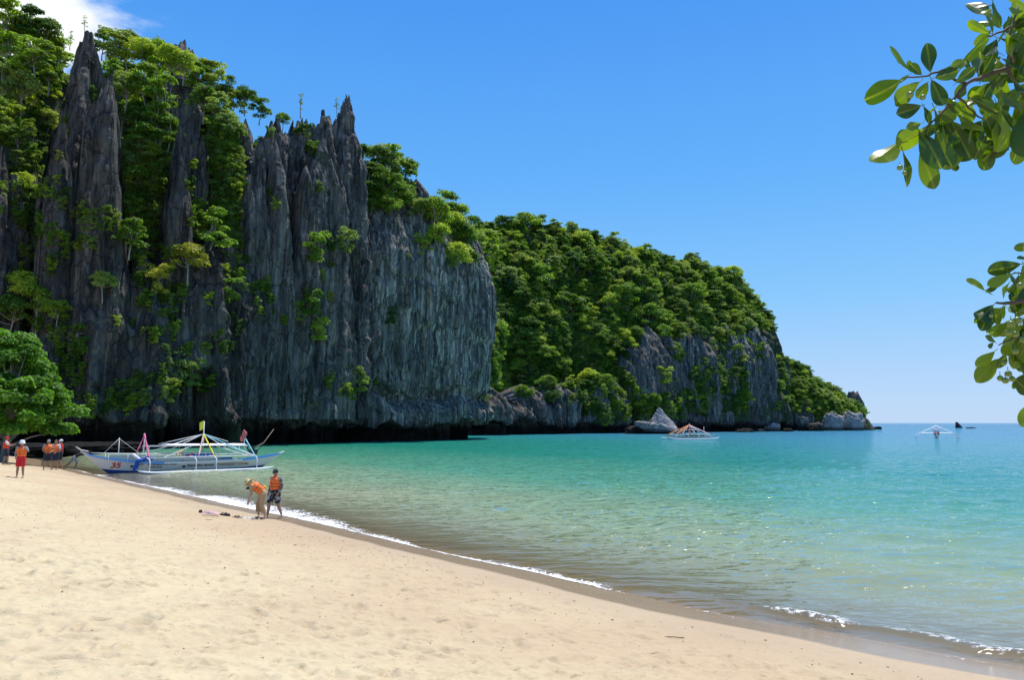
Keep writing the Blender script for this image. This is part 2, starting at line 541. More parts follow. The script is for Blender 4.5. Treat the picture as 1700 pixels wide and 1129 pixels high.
def build_water():
    na, nr = 760, 900
    th = np.radians(np.linspace(-74, 74, na))
    r = np.concatenate([np.geomspace(6.0, 60, 620), np.geomspace(60.3, 9000, nr - 620)])
    TH, R = np.meshgrid(th, r, indexing='ij')
    X, Y = R * np.sin(TH), R * np.cos(TH)
    q = shore_q(X, Y)
    Z = water_z(X, Y, q)
    V = np.stack([X, Y, Z], -1).reshape(-1, 3)
    # drop faces that lie well inside the beach
    F = grid_faces(na, nr)
    keep = (q.ravel()[F].max(1) > -1.5)
    me = mesh_np('water', V, F[keep], True, {'q': ('POINT', q), 'crest': ('POINT', np.clip(wave_crest(X, Y, q) / 0.1, 0, 1))})
    m, nt, out = new_mat('sea_water')
    N, L = nt.nodes.new, nt.links.new
    geo = N('ShaderNodeNewGeometry'); P_ = geo.outputs['Position']
    qn = attr(nt, 'q')
    big = noise_node(nt, P_, 0.03, 4, 0.55)
    qw = mathn(nt, 'ADD', qn, mathn(nt, 'MULTIPLY', mathn(nt, 'SUBTRACT', big, 0.5), 26))
    lg = mathn(nt, 'DIVIDE', qw, 200.0)
    body = ramp(nt, lg, [(0.0, (0.33, 0.325, 0.20)), (0.035, (0.235, 0.30, 0.175)), (0.10, (0.085, 0.255, 0.155)),
                         (0.22, (0.016, 0.195, 0.130)), (0.42, (0.018, 0.205, 0.165)), (0.75, (0.026, 0.200, 0.250)), (1.0, (0.026, 0.165, 0.290))])
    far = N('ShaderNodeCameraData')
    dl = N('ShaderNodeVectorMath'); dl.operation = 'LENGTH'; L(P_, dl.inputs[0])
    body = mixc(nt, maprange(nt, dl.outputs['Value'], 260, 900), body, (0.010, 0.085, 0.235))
    sepx = N('ShaderNodeSeparateXYZ'); L(P_, sepx.inputs[0])
    body = mixc(nt, mathn(nt, 'MULTIPLY', maprange(nt, sepx.outputs['X'], 0, 60), 0.6), body, (0.055, 0.215, 0.300))
    nt.nodes.remove(far)
    # water body: diffuse volume colour seen through the surface, sand shows through where shallow
    dif = N('ShaderNodeBsdfDiffuse'); L(body, dif.inputs['Color'])
    tr = N('ShaderNodeBsdfTransparent'); tr.inputs['Color'].default_value = (0.96, 0.97, 0.92, 1)
    op = mathn(nt, 'SUBTRACT', 1.0, mathn(nt, 'POWER', 2.718, mathn(nt, 'MULTIPLY', mathn(nt, 'MAXIMUM', qn, 0.0), -0.42)))
    mx = N('ShaderNodeMixShader'); L(op, mx.inputs[0]); L(tr.outputs[0], mx.inputs[1]); L(dif.outputs[0], mx.inputs[2])
    # ripples
    ra = noise_node(nt, P_, 1.0, 2, 0.5, mscale=(1.5, 3.6, 1), dist=0.5)
    rb = noise_node(nt, P_, 1.0, 2, 0.5, mscale=(0.55, 1.5, 1), dist=0.7)
    rc = noise_node(nt, P_, 1.0, 3, 0.6, mscale=(0.10, 0.22, 1), dist=0.6)
    hgt = mathn(nt, 'ADD', mathn(nt, 'ADD', mathn(nt, 'MULTIPLY', ra, 0.13), mathn(nt, 'MULTIPLY', rb, 0.40)), mathn(nt, 'MULTIPLY', rc, 0.55))
    bp = N('ShaderNodeBump'); bp.inputs['Distance'].default_value = 1.0
    calm = maprange(nt, qn, 0.3, 7.0, 0.18, 1.0)
    L(calm, bp.inputs['Strength']); L(hgt, bp.inputs['Height'])
    fr = N('ShaderNodeFresnel'); fr.inputs['IOR'].default_value = 1.33
    L(bp.outputs[0], fr.inputs['Normal'])
    gl = N('ShaderNodeBsdfGlossy'); gl.inputs['Roughness'].default_value = 0.06
    gl.inputs['Color'].default_value = (1, 1, 1, 1)
    L(bp.outputs[0], gl.inputs['Normal'])
    fcl = mathn(nt, 'MINIMUM', mathn(nt, 'MULTIPLY', fr.outputs[0], 1.0), 0.68)
    m2 = N('ShaderNodeMixShader'); L(fcl, m2.inputs[0]); L(mx.outputs[0], m2.inputs[1]); L(gl.outputs[0], m2.inputs[2])
    # foam on the crest of the little breaker
    fo = N('ShaderNodeBsdfDiffuse'); fo.inputs['Color'].default_value = (0.82, 0.82, 0.80, 1)
    fn = noise_node(nt, P_, 9.0, 5, 0.75)
    ff = mathn(nt, 'MULTIPLY', maprange(nt, attr(nt, 'crest'), 0.55, 0.95), maprange(nt, fn, 0.50, 0.58))
    # a few far glints, painted as foam-white flecks on the water
    wc = noise_node(nt, P_, 1.0, 4, 0.8, mscale=(0.35, 0.9, 1))
    ff = mathn(nt, 'MAXIMUM', ff, mathn(nt, 'MULTIPLY', maprange(nt, wc, 0.86, 0.90), maprange(nt, qn, 10, 30, 0, 0.8)))
    m3 = N('ShaderNodeMixShader'); L(ff, m3.inputs[0]); L(m2.outputs[0], m3.inputs[1]); L(fo.outputs[0], m3.inputs[2])
    L(m3.outputs[0], out.inputs[0])
    o = link('water', me, None, m)
    tag(o, kind='structure')


build_water()


def offset_line(dist, x0, x1):
    """points on the line at signed distance dist from the shore, for shore parameter between two x limits"""
    pts = []
    P = SHS
    for i in range(1, len(P) - 1):
        t = P[i + 1] - P[i - 1]; t = t / np.hypot(*t)
        n = np.array([t[1], -t[0]])              # towards the water
        pts.append(P[i] + n * dist)
    return np.array(pts)


def build_foam():
    """lacy foam left by the last wave along the water's edge"""
    P = SHS[(SHS[:, 0] > -34) & (SHS[:, 0] < 30)]
    seg = np.hypot(*np.diff(P, axis=0).T); L_ = np.concatenate([[0], np.cumsum(seg)])
    n = 1500
    s = np.linspace(0, L_[-1], n)
    X = np.interp(s, L_, P[:, 0]); Y = np.interp(s, L_, P[:, 1])
    k = np.ones(25) / 25
    Xs = np.convolve(np.pad(X, 12, 'edge'), k, 'valid'); Ys = np.convolve(np.pad(Y, 12, 'edge'), k, 'valid')
    tx, ty = np.gradient(Xs), np.gradient(Ys); l = np.hypot(tx, ty); tx /= l; ty /= l
    nx, ny = ty, -tx
    m_ = 40
    v = np.linspace(0, 1, m_)
    a = -0.18 + 0.12 * noise(s * 0.5, seed=70) + 0.06 * noise(s * 2.2, seed=71)
    wid = 0.55 + 1.5 * smooth(-3, -10, X) * (1 - 0.85 * smooth(-14, -22, X)) + 0.35 * noise(s * 0.35, seed=72) + 0.18 * noise(s * 1.6, seed=74)
    wid = np.where(X > 1.0, np.maximum(0.28, wid * 0.6), wid)
    D = a[:, None] + v[None, :] * wid[:, None]
    PX = Xs[:, None] + nx[:, None] * D; PY = Ys[:, None] + ny[:, None] * D
    q = shore_q(PX, PY)
    PZ = np.maximum(sand_z(PX, PY, q), water_z(PX, PY, q)) + 0.006 + 0.012 * np.abs(noise(PX * 7, PY * 7, seed=73))
    dens = (smooth(-14, -8, -np.abs(X + 9) + 0) * 1.0)
    dens = 0.42 + 0.58 * (1 - smooth(0.8, 3.4, X))
    dens = dens * (0.92 + 0.22 * noise(s * 0.7, seed=75) + 0.15 * noise(s * 3, seed=76)) * (1 - 0.25 * smooth(-20, -26, X))
    DN = np.broadcast_to(dens[:, None], PX.shape) * (1 - 0.9 * v[None, :] ** 1.1)
    me = mesh_np('foam', np.stack([PX, PY, PZ], -1).reshape(-1, 3), grid_faces(n, m_), True, {'dens': ('POINT', DN), 'v': ('POINT', np.broadcast_to(v[None, :], PX.shape))})
    m, nt, out = new_mat('foam')
    N, L = nt.nodes.new, nt.links.new
    geo = N('ShaderNodeNewGeometry'); P_ = geo.outputs['Position']
    f1 = noise_node(nt, P_, 5.5, 6, 0.7, dist=0.7)
    vo = N('ShaderNodeTexVoronoi'); vo.feature = 'DISTANCE_TO_EDGE'; vo.inputs['Scale'].default_value = 6.5
    L(P_, vo.inputs['Vector'])
    cell = maprange(nt, vo.outputs['Distance'], 0.02, 0.14, 1.0, 0.0)
    s_ = mathn(nt, 'ADD', mathn(nt, 'MULTIPLY', attr(nt, 'dens'), 0.62), mathn(nt, 'ADD', mathn(nt, 'MULTIPLY', f1, 0.55), mathn(nt, 'MULTIPLY', cell, 0.16)))
    al = maprange(nt, s_, 0.66, 0.78, 0.0, 0.93)
    d = N('ShaderNodeBsdfDiffuse'); d.inputs['Color'].default_value = (0.84, 0.84, 0.83, 1)
    t = N('ShaderNodeBsdfTransparent')
    mx = N('ShaderNodeMixShader'); L(al, mx.inputs[0]); L(t.outputs[0], mx.inputs[1]); L(d.outputs[0], mx.inputs[2])
    L(mx.outputs[0], out.inputs[0])
    tag(link('foam', me, None, m), kind='stuff', label='white lacy foam along the edge of the water')


build_foam()
# ================================================================ LIMESTONE
def rock_material(name='limestone', dk=1.0):
    m, nt, out = new_mat(name)
    N, L = nt.nodes.new, nt.links.new
    geo = N('ShaderNodeNewGeometry'); P_ = geo.outputs['Position']
    pale = attr(nt, 'pale')
    st1 = noise_node(nt, P_, 1.0, 6, 0.62, mscale=(0.8, 0.8, 0.09), dist=0.9)
    st2 = noise_node(nt, P_, 1.0, 5, 0.65, mscale=(2.2, 2.2, 0.17), dist=0.7)
    blot = noise_node(nt, P_, 0.16, 5, 0.6)
    fine = noise_node(nt, P_, 2.4, 6, 0.7)
    c = ramp(nt, st1, [(0.34, (0.018, 0.020, 0.021)), (0.46, (0.075, 0.079, 0.081)), (0.57, (0.145, 0.152, 0.151)), (0.70, (0.30, 0.305, 0.29))])
    st3 = mathn(nt, 'ADD', mathn(nt, 'MULTIPLY', st2, 0.5), mathn(nt, 'MULTIPLY', noise_node(nt, P_, 1.0, 3, 0.55, mscale=(1.1, 1.1, 0.05), dist=0.6, loc=(9, 3, 1)), 0.5))
    c2 = ramp(nt, st3, [(0.38, (0.022, 0.028, 0.030)), (0.47, (0.085, 0.105, 0.108)), (0.54, (0.23, 0.27, 0.26)), (0.62, (0.60, 0.63, 0.57))])
    pf = mathn(nt, 'MULTIPLY', pale, maprange(nt, blot, 0.25, 0.55, 0.45, 1.0))
    c = mixc(nt, pf, c, c2)
    tn = noise_node(nt, P_, 1.0, 4, 0.6, mscale=(0.55, 0.55, 0.03), loc=(31, 7, 2))
    c = mixc(nt, mathn(nt, 'MULTIPLY', maprange(nt, tn, 0.60, 0.70), mathn(nt, 'ADD', mathn(nt, 'MULTIPLY', pale, 0.5), 0.12)), c, (0.34, 0.25, 0.135))
    c = mixc(nt, mathn(nt, 'MULTIPLY', maprange(nt, fine, 0.52, 0.75), 0.5), c, (0.045, 0.048, 0.048))
    crack = N('ShaderNodeTexVoronoi'); crack.feature = 'DISTANCE_TO_EDGE'; crack.inputs['Scale'].default_value = 1.0
    mp = N('ShaderNodeMapping'); mp.inputs['Scale'].default_value = (0.30, 0.30, 0.12)
    wn = N('ShaderNodeVectorMath'); wn.operation = 'ADD'
    nn = N('ShaderNodeTexNoise'); nn.inputs['Scale'].default_value = 0.5; L(P_, nn.inputs['Vector'])
    sc = N('ShaderNodeVectorMath'); sc.operation = 'SCALE'; sc.inputs['Scale'].default_value = 3.0
    L(nn.outputs['Color'], sc.inputs[0]); L(P_, wn.inputs[0]); L(sc.outputs[0], wn.inputs[1])
    L(wn.outputs[0], mp.inputs[0]); L(mp.outputs[0], crack.inputs['Vector'])
    ck = maprange(nt, crack.outputs['Distance'], 0.0, 0.03, 1.0, 0.0)
    c = mixc(nt, mathn(nt, 'MULTIPLY', ck, 0.6), c, (0.02, 0.021, 0.022))
    # moss on ledges and damp patches
    ms = noise_node(nt, P_, 0.33, 5, 0.7, loc=(4, 9, 3))
    c = mixc(nt, mathn(nt, 'MULTIPLY', maprange(nt, ms, 0.56, 0.68), 0.4), c, (0.055, 0.075, 0.035))
    # tide mark: wet rock near the water, blackened further to paint the notch's shade
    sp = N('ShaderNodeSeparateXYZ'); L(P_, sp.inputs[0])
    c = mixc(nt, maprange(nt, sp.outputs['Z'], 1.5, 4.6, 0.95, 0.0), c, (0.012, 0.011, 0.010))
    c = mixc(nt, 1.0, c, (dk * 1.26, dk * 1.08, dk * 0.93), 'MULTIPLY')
    b = N('ShaderNodeBsdfPrincipled'); b.inputs['Roughness'].default_value = 0.88
    b.inputs['Specular IOR Level'].default_value = 0.2
    L(c, b.inputs['Base Color'])
    bp = N('ShaderNodeBump'); bp.inputs['Strength'].default_value = 0.9; bp.inputs['Distance'].default_value = 0.5
    h = mathn(nt, 'ADD', mathn(nt, 'MULTIPLY', st2, 1.5), mathn(nt, 'MULTIPLY', fine, 0.45))
    h = mathn(nt, 'SUBTRACT', h, mathn(nt, 'MULTIPLY', ck, 0.4))
    L(h, bp.inputs['Height']); L(bp.outputs[0], b.inputs['Normal'])
    L(b.outputs[0], out.inputs[0])
    return m


def soil_material():
    m, nt, out = new_mat('forest_floor')
    N, L = nt.nodes.new, nt.links.new
    geo = N('ShaderNodeNewGeometry'); P_ = geo.outputs['Position']
    n1 = noise_node(nt, P_, 0.5, 6, 0.7)
    c = ramp(nt, n1, [(0.3, (0.018, 0.024, 0.010)), (0.55, (0.035, 0.050, 0.016)), (0.75, (0.06, 0.065, 0.04))])
    b = N('ShaderNodeBsdfPrincipled'); b.inputs['Roughness'].default_value = 0.95
    L(c, b.inputs['Base Color']); L(b.outputs[0], out.inputs[0])
    return m


ROCK = rock_material()
ROCK_SHADE_DARK = rock_material('shade_darkened_limestone', 0.60)  # same limestone, colour darkened to carry the shade on the left cliffs
SOIL = soil_material()
BVHS = []            # (tree, name) of terrain for planting


def stepn(a, b, seed, sharp=0.78):
    """noise broken into flat steps with steep risers: slabs with sharp edges"""
    t = noise(a, b, seed=seed) * 2.6
    f = np.floor(t)
    return f + smooth(sharp, 1.0, t - f)


def fin(name, st, w0, p=4.0, q_=1.0, ns=300, nt_=240, z0=-3.0, seed=0, flute=1.0, jag=1.5, notch=3.4, pale=0.0,
        mat=None, endp=6, wback=None, cave=0.0, step=None, lump=0.0, register=True, jagw=2.6):
    """a blade of karst: a jagged ridge along st (photo px, distance, photo py of the top) with steep fluted sides"""
    R = np.array([tuple(W(px, py, Y)) for px, Y, py in st])
    seg = np.hypot(np.diff(R[:, 0]), np.diff(R[:, 1])); L_ = np.concatenate([[0], np.cumsum(seg)])
    u = np.linspace(0, 1, ns)
    u = u + 0.35 * (0.5 - 0.5 * np.cos(np.pi * u) - u)           # a few more columns at the ends
    s = u * L_[-1]
    k = max(3, int(ns / len(st) / 1.5) | 1)
    X = np.interp(s, L_, R[:, 0]); Y = np.interp(s, L_, R[:, 1]); H = np.interp(s, L_, R[:, 2])
    ker = np.ones(k) / k
    X = np.convolve(np.pad(X, k // 2, 'reflect', reflect_type='odd'), ker, 'valid')
    Y = np.convolve(np.pad(Y, k // 2, 'reflect', reflect_type='odd'), ker, 'valid')
    tx, ty = np.gradient(X), np.gradient(Y); l = np.hypot(tx, ty) + 1e-9; tx /= l; ty /= l
    nx, ny = ty.copy(), -tx
    flip = (nx * X + ny * Y) > 0
    if flip.mean() > 0.5: nx, ny = -nx, -ny
    # ridge jaggedness: sharp little pinnacles
    rib = np.abs(noise(s / jagw, seed=seed + 1))
    H = H + jag * (1.4 * rib + 0.6 * np.abs(noise(s / 0.9, seed=seed + 2)) + 0.35 * noise(s / 0.35, seed=seed + 3) - 0.6)
    H = H + jag * 0.9 * (stepn(s / 1.9, 0.0, seed + 61) + 0.5) * smooth(0.02, 0.15, u) * smooth(0.02, 0.15, 1 - u)
    t = np.linspace(0, 1, nt_) ** 0.92
    S, T = np.meshgrid(s, t, indexing='ij')
    e = np.clip(1 - np.abs(2 * u - 1) ** endp, 0, 1) ** 0.5
    zz = z0 + T * (H[:, None] - z0)
    parts = []
    attrs = []
    for side in (1, -1):
        w_ = w0 if side == 1 else (wback or w0)
        prof = (1 - T ** p) ** q_ * w_ * e[:, None]
        so = seed + (0 if side == 1 else 50)
        wob = 1.2 * noise(S * 0.08, zz * 0.05, seed=so + 10) + 0.30 * noise(S * 0.4, zz * 0.12, seed=so + 11)
        sm = S + wob
        big = np.abs(noise(sm / 7.5, zz / 90, seed=so + 4)) * 2 - 0.8
        mid = np.abs(noise(sm / 2.6, zz / 55, seed=so + 5)) * 2 - 0.8
        sml = np.abs(noise(sm / 0.95, zz / 26, seed=so + 6)) * 2 - 0.8
        led = fbm(S / 3.5, zz / 2.6, seed=so + 7, oct=5, gain=0.58)
        d = flute * (1.5 * big + 0.85 * mid + 0.50 * sml + 0.55 * led + 0.80 * stepn(sm / 4.6, zz / 46, so + 62, .86) + 0.42 * stepn(sm / 1.7, zz / 22, so + 63, .8))
        # slabs: terraces broken along the height
        d = d + flute * 0.9 * smooth(0.1, 0.25, noise(S / 6, zz / 12, seed=so + 9))
        if lump: d = d + lump * fbm(S / 14, zz / 12, seed=so + 12, oct=3)
        d = d * np.clip(prof / (0.35 * w_ + 0.01), 0, 1)
        if step and side == 1: d = d + step(S, zz, X[:, None], Y[:, None])
        if notch:
            lip = 2.7 + 1.3 * noise(S / 6, seed=so + 13) + 0.7 * noise(S / 1.5, seed=so + 14) + 0.3 * noise(S / .5, seed=so + 64)
            ins = notch * (1 - smooth(-0.1, 0.6, zz - lip)) * (0.8 + 0.3 * noise(S / 9, seed=so + 15))
            if cave:
                cv = smooth(0.25, 0.6, noise(S / 6.5, seed=so + 16))
                ins = ins + cave * cv * (1 - smooth(2.0 + 6 * cv, 4.0 + 8 * cv, zz))
            d = d - ins * smooth(0, 0.3, e)[:, None]
            endpull = ins * ((2 * u - 1) ** 3)[:, None]
        else:
            endpull = 0.0
        off = prof + d
        PX = X[:, None] + side * nx[:, None] * off
        PY = Y[:, None] + side * ny[:, None] * off
        # ribs also wander sideways a little so edges are not ruled lines
        lat = 0.25 * flute * noise(S * 1.3, zz * 0.6, seed=so + 17)
        PX = PX + tx[:, None] * (lat - endpull); PY = PY + ty[:, None] * (lat - endpull)
        V = np.stack([PX, PY, zz], -1).reshape(-1, 3)
        parts.append(V)
        pl = pale if np.isscalar(pale) else pale(S, zz, PX, PY)
        attrs.append(np.broadcast_to(pl, S.shape).ravel())
    F1 = grid_faces(ns, nt_)
    V = np.concatenate(parts)
    F2 = F1[:, ::-1] + ns * nt_
    F = np.concatenate([F1, F2])
    if flip.mean() > 0.5: F = F[:, ::-1]
    me = mesh_np(name, V, F, True, {'pale': ('POINT', np.concatenate(attrs))})
    o = link(name, me, None, mat or ROCK)
    tag(o, kind='structure')
    if register:
        st_ = 2
        BVHS.append((BVHTree.FromPolygons([tuple(v) for v in V[:]], [tuple(f) for f in F1[::1]], epsilon=0.0), name))
    return o


# --- the big near cliff, left to right
def step_buttress(S, z, X, Y):
    # an overhang: recess at about 8-9 m, lower lip bulges out again
    zz = z + 1.8 * noise(S / 7, seed=5) + 0.6 * noise(S / 1.6, seed=6)
    r = -3.0 * np.exp(-((zz - 9.4) / 1.3) ** 2) * (0.55 + 0.45 * noise(S / 6, seed=7))
    low = 1.2 * (1 - smooth(6.6, 9.0, zz))
    high = 1.6 * smooth(11, 30, z) * (1 - smooth(34, 44, z))
    return r + low + high


def pale_buttress(S, z, X, Y):
    return np.clip(0.85 + 0.3 * noise(S / 9, z / 20, seed=77), 0, 1) * (0.55 + 0.45 * smooth(5, 25, S)) * (1 - 0.5 * smooth(36, 46, z))


def pale_low(S, z, X, Y):
    return 0.55 * (1 - smooth(10, 24, z)) * smooth(-0.3, 0.5, noise(S / 6, z / 9, seed=78))


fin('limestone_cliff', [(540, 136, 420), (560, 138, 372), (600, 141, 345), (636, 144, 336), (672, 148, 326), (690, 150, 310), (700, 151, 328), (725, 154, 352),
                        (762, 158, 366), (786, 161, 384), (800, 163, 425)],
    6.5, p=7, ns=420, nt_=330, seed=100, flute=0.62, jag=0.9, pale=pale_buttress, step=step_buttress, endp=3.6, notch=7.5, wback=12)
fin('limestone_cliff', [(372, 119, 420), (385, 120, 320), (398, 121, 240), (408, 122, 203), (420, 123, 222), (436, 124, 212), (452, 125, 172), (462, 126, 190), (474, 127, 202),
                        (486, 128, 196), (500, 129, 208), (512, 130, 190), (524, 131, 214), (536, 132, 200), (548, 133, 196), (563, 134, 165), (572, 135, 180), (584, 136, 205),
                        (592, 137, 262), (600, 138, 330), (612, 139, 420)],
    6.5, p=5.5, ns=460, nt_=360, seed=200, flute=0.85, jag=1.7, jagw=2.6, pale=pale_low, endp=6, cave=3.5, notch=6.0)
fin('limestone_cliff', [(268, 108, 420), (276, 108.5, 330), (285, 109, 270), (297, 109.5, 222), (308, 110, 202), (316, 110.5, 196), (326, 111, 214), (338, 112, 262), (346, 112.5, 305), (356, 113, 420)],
    3.4, p=4.5, ns=170, nt_=300, seed=300, flute=0.6, jag=1.8, jagw=1.6, pale=0.05, notch=0, mat=ROCK_SHADE_DARK)
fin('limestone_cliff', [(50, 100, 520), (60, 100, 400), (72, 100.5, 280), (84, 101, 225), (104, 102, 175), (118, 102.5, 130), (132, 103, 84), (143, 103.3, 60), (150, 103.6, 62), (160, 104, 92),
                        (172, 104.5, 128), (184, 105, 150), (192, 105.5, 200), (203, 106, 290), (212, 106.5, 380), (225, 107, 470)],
    4.0, p=5, ns=260, nt_=330, seed=400, flute=0.7, jag=1.5, jagw=1.7, pale=0.05, notch=0, mat=ROCK_SHADE_DARK)
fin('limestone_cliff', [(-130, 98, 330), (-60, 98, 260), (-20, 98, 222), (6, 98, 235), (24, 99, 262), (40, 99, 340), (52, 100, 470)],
    4.5, p=4, ns=180, nt_=220, seed=450, flute=0.7, jag=1.2, pale=0.05, notch=0, mat=ROCK_SHADE_DARK)
# lower wall in front
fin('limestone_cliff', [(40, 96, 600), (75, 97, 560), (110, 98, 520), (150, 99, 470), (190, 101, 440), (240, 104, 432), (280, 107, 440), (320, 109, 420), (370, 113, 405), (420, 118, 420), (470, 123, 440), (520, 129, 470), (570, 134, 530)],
    5.0, p=4.5, ns=460, nt_=260, seed=500, flute=0.85, jag=1.0, notch=6.0, pale=pale_low, cave=6.0, wback=8, endp=12, mat=ROCK_SHADE_DARK)
# slabs standing against the spires and the crag
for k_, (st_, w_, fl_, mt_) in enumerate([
    ([(112, 98.5, 520), (124, 98.6, 330), (134, 98.8, 228), (144, 99, 196), (158, 99.2, 188), (176, 99.5, 192), (190, 100, 206), (203, 100.5, 300), (216, 101, 500)], 2.6, .5, ROCK_SHADE_DARK),
    ([(56, 97, 560), (66, 97, 400), (78, 97.2, 290), (92, 97.5, 236), (106, 98, 228), (118, 98.5, 300), (128, 99, 520)], 2.4, .5, ROCK_SHADE_DARK),
    ([(262, 106, 520), (272, 106, 400), (284, 106.2, 300), (295, 106.5, 262), (306, 107, 280), (318, 107.5, 360), (326, 108, 520)], 2.2, .5, ROCK_SHADE_DARK),
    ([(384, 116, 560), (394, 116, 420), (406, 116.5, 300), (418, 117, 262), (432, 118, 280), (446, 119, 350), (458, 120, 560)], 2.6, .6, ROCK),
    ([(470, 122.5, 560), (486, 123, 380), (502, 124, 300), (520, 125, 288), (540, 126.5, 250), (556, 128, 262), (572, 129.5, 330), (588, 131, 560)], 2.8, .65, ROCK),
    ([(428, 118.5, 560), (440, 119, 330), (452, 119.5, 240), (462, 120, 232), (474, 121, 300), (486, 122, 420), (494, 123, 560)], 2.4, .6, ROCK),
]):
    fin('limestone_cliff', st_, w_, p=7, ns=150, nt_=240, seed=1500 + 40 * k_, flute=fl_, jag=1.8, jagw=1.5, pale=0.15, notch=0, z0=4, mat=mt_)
# distant pinnacle peeping over the trees
fin('limestone_cliff', [(266, 128, 170), (280, 128, 72), (288, 128.5, 60), (300, 129, 64), (308, 129.5, 62), (312, 130, 84), (322, 131, 110), (330, 131, 150)],
    3.5, p=3, ns=90, nt_=110, seed=600, flute=0.5, jag=0.9, pale=0.0, notch=0, z0=52)
# wooded gullies between the spires
fin('hill', [(186, 110, 420), (205, 110, 250), (235, 110.5, 225), (262, 111, 240), (280, 112, 420)], 4.5, p=2.5, ns=60, nt_=80, seed=650, flute=0.5, jag=0.8, notch=0, mat=SOIL)
fin('hill', [(335, 116, 420), (350, 116.5, 240), (372, 117, 205), (392, 118, 230), (402, 119, 420)], 4.5, p=2.5, ns=60, nt_=80, seed=660, flute=0.5, jag=0.8, notch=0, mat=SOIL)
fin('hill', [(-130, 102, 180), (-40, 102, 180), (20, 102, 215), (55, 103, 240), (80, 104, 400)], 5, p=2.5, ns=90, nt_=80, seed=670, flute=0.5, jag=0.8, notch=0, mat=SOIL)
# wooded mass behind the pinnacles
fin('hill', [(-260, 118, 60), (-120, 120, 60), (0, 122, 85), (60, 124, 95), (110, 126, 125), (160, 128, 130), (220, 130, 115), (270, 133, 118), (330, 136, 150), (380, 139, 190),
             (430, 142, 232), (490, 146, 262), (560, 151, 280), (620, 156, 305), (690, 162, 345), (760, 170, 385), (800, 176, 430)],
    15, p=1.6, z0=12, ns=260, nt_=120, seed=700, flute=0.6, jag=1.0, notch=0, mat=SOIL, wback=60, lump=1.5, endp=10)

# --- the far headland
fin('headland_cliff', [(770, 205, 660), (810, 212, 655), (850, 222, 662), (900, 234, 658), (960, 248, 648), (1010, 260, 632), (1034, 265, 600), (1048, 268, 562), (1080, 276, 552), (1130, 287, 556), (1180, 297, 560), (1220, 304, 554),
                       (1255, 309, 552), (1272, 311, 560), (1282, 313, 590), (1289, 315, 690)],
    8, p=7, ns=620, nt_=170, seed=800, flute=1.0, jag=2.0, pale=lambda S, z, X, Y: np.clip(0.35 + 0.7 * noise(S / 16, z / 40, seed=81), 0, 0.9), endp=14, notch=5.5, cave=3, wback=12, jagw=5)
fin('hill', [(690, 255, 420), (760, 262, 395), (800, 268, 378), (850, 276, 376), (900, 284, 378), (950, 292, 392), (1000, 300, 408), (1060, 309, 416), (1110, 317, 430), (1160, 326, 442), (1200, 333, 456), (1235, 338, 484),
             (1262, 341, 515), (1277, 343, 552), (1285, 344, 600)],
    31, p=2.2, z0=4, ns=300, nt_=150, seed=900, flute=0.8, jag=1.0, notch=0, mat=SOIL, wback=80, lump=3.0, endp=5)
fin('headland_cliff', [(1268, 330, 640), (1290, 333, 650), (1330, 340, 665), (1370, 348, 676), (1400, 356, 684), (1425, 362, 692)],
    7, p=4, ns=200, nt_=70, seed=1000, flute=1.0, jag=1.6, notch=2.5, pale=0.1, jagw=4)
fin('hill', [(1255, 345, 600), (1285, 348, 596), (1325, 352, 610), (1355, 356, 635), (1380, 360, 655), (1405, 364, 672), (1422, 368, 690)],
    16, p=1.8, ns=120, nt_=60, seed=1100, flute=0.5, jag=0.6, notch=0, mat=SOIL, wback=24, lump=1.5)
fin('headland_cliff', [(1396, 372, 690), (1402, 372.5, 656), (1408, 373, 650), (1416, 373.5, 655), (1424, 374, 655), (1430, 374.5, 662), (1433, 375, 690)],
    3.2, p=6, ns=70, nt_=60, seed=1200, flute=0.5, jag=0.8, notch=0, pale=0.0)
# ================================================================ FOLIAGE
def leaf_material(name, dark, light, yellow, trans=0.45, bump=False, rough=0.5, vary=True):
    m, nt, out = new_mat(name)
    N, L = nt.nodes.new, nt.links.new
    oi = N('ShaderNodeObjectInfo')
    tone = attr(nt, 'tone')
    geo = N('ShaderNodeNewGeometry')
    c = mixc(nt, tone, dark, light)
    c = mixc(nt, maprange(nt, oi.outputs['Random'], 0.55, 1.0, 0.0, 0.95), c, yellow)
    c = mixc(nt, maprange(nt, oi.outputs['Random'], 0.0, 0.45, 0.8, 0.0), c, dark)
    fr_ = mathn(nt, 'FRACT', mathn(nt, 'MULTIPLY', oi.outputs['Random'], 17.31))
    if not vary: fr_ = mathn(nt, 'ADD', mathn(nt, 'MULTIPLY', fr_, .2), .5)
    c = mixc(nt, maprange(nt, fr_, .72, .80, 0, .6), c, (.27, .33, .13))
    c = mixc(nt, maprange(nt, fr_, .0, .30, .65, 0), c, (.045, .115, .022))
    d = N('ShaderNodeBsdfPrincipled'); d.inputs['Roughness'].default_value = rough
    d.inputs['Specular IOR Level'].default_value = 0.35
    L(c, d.inputs['Base Color'])
    t = N('ShaderNodeBsdfTranslucent')
    tc = mixc(nt, 1.0, c, (1.25, 1.35, 0.45), 'MULTIPLY')
    L(tc, t.inputs['Color'])
    mx = N('ShaderNodeMixShader'); mx.inputs[0].default_value = trans
    L(d.outputs[0], mx.inputs[1]); L(t.outputs[0], mx.inputs[2]); L(mx.outputs[0], out.inputs[0])
    return m


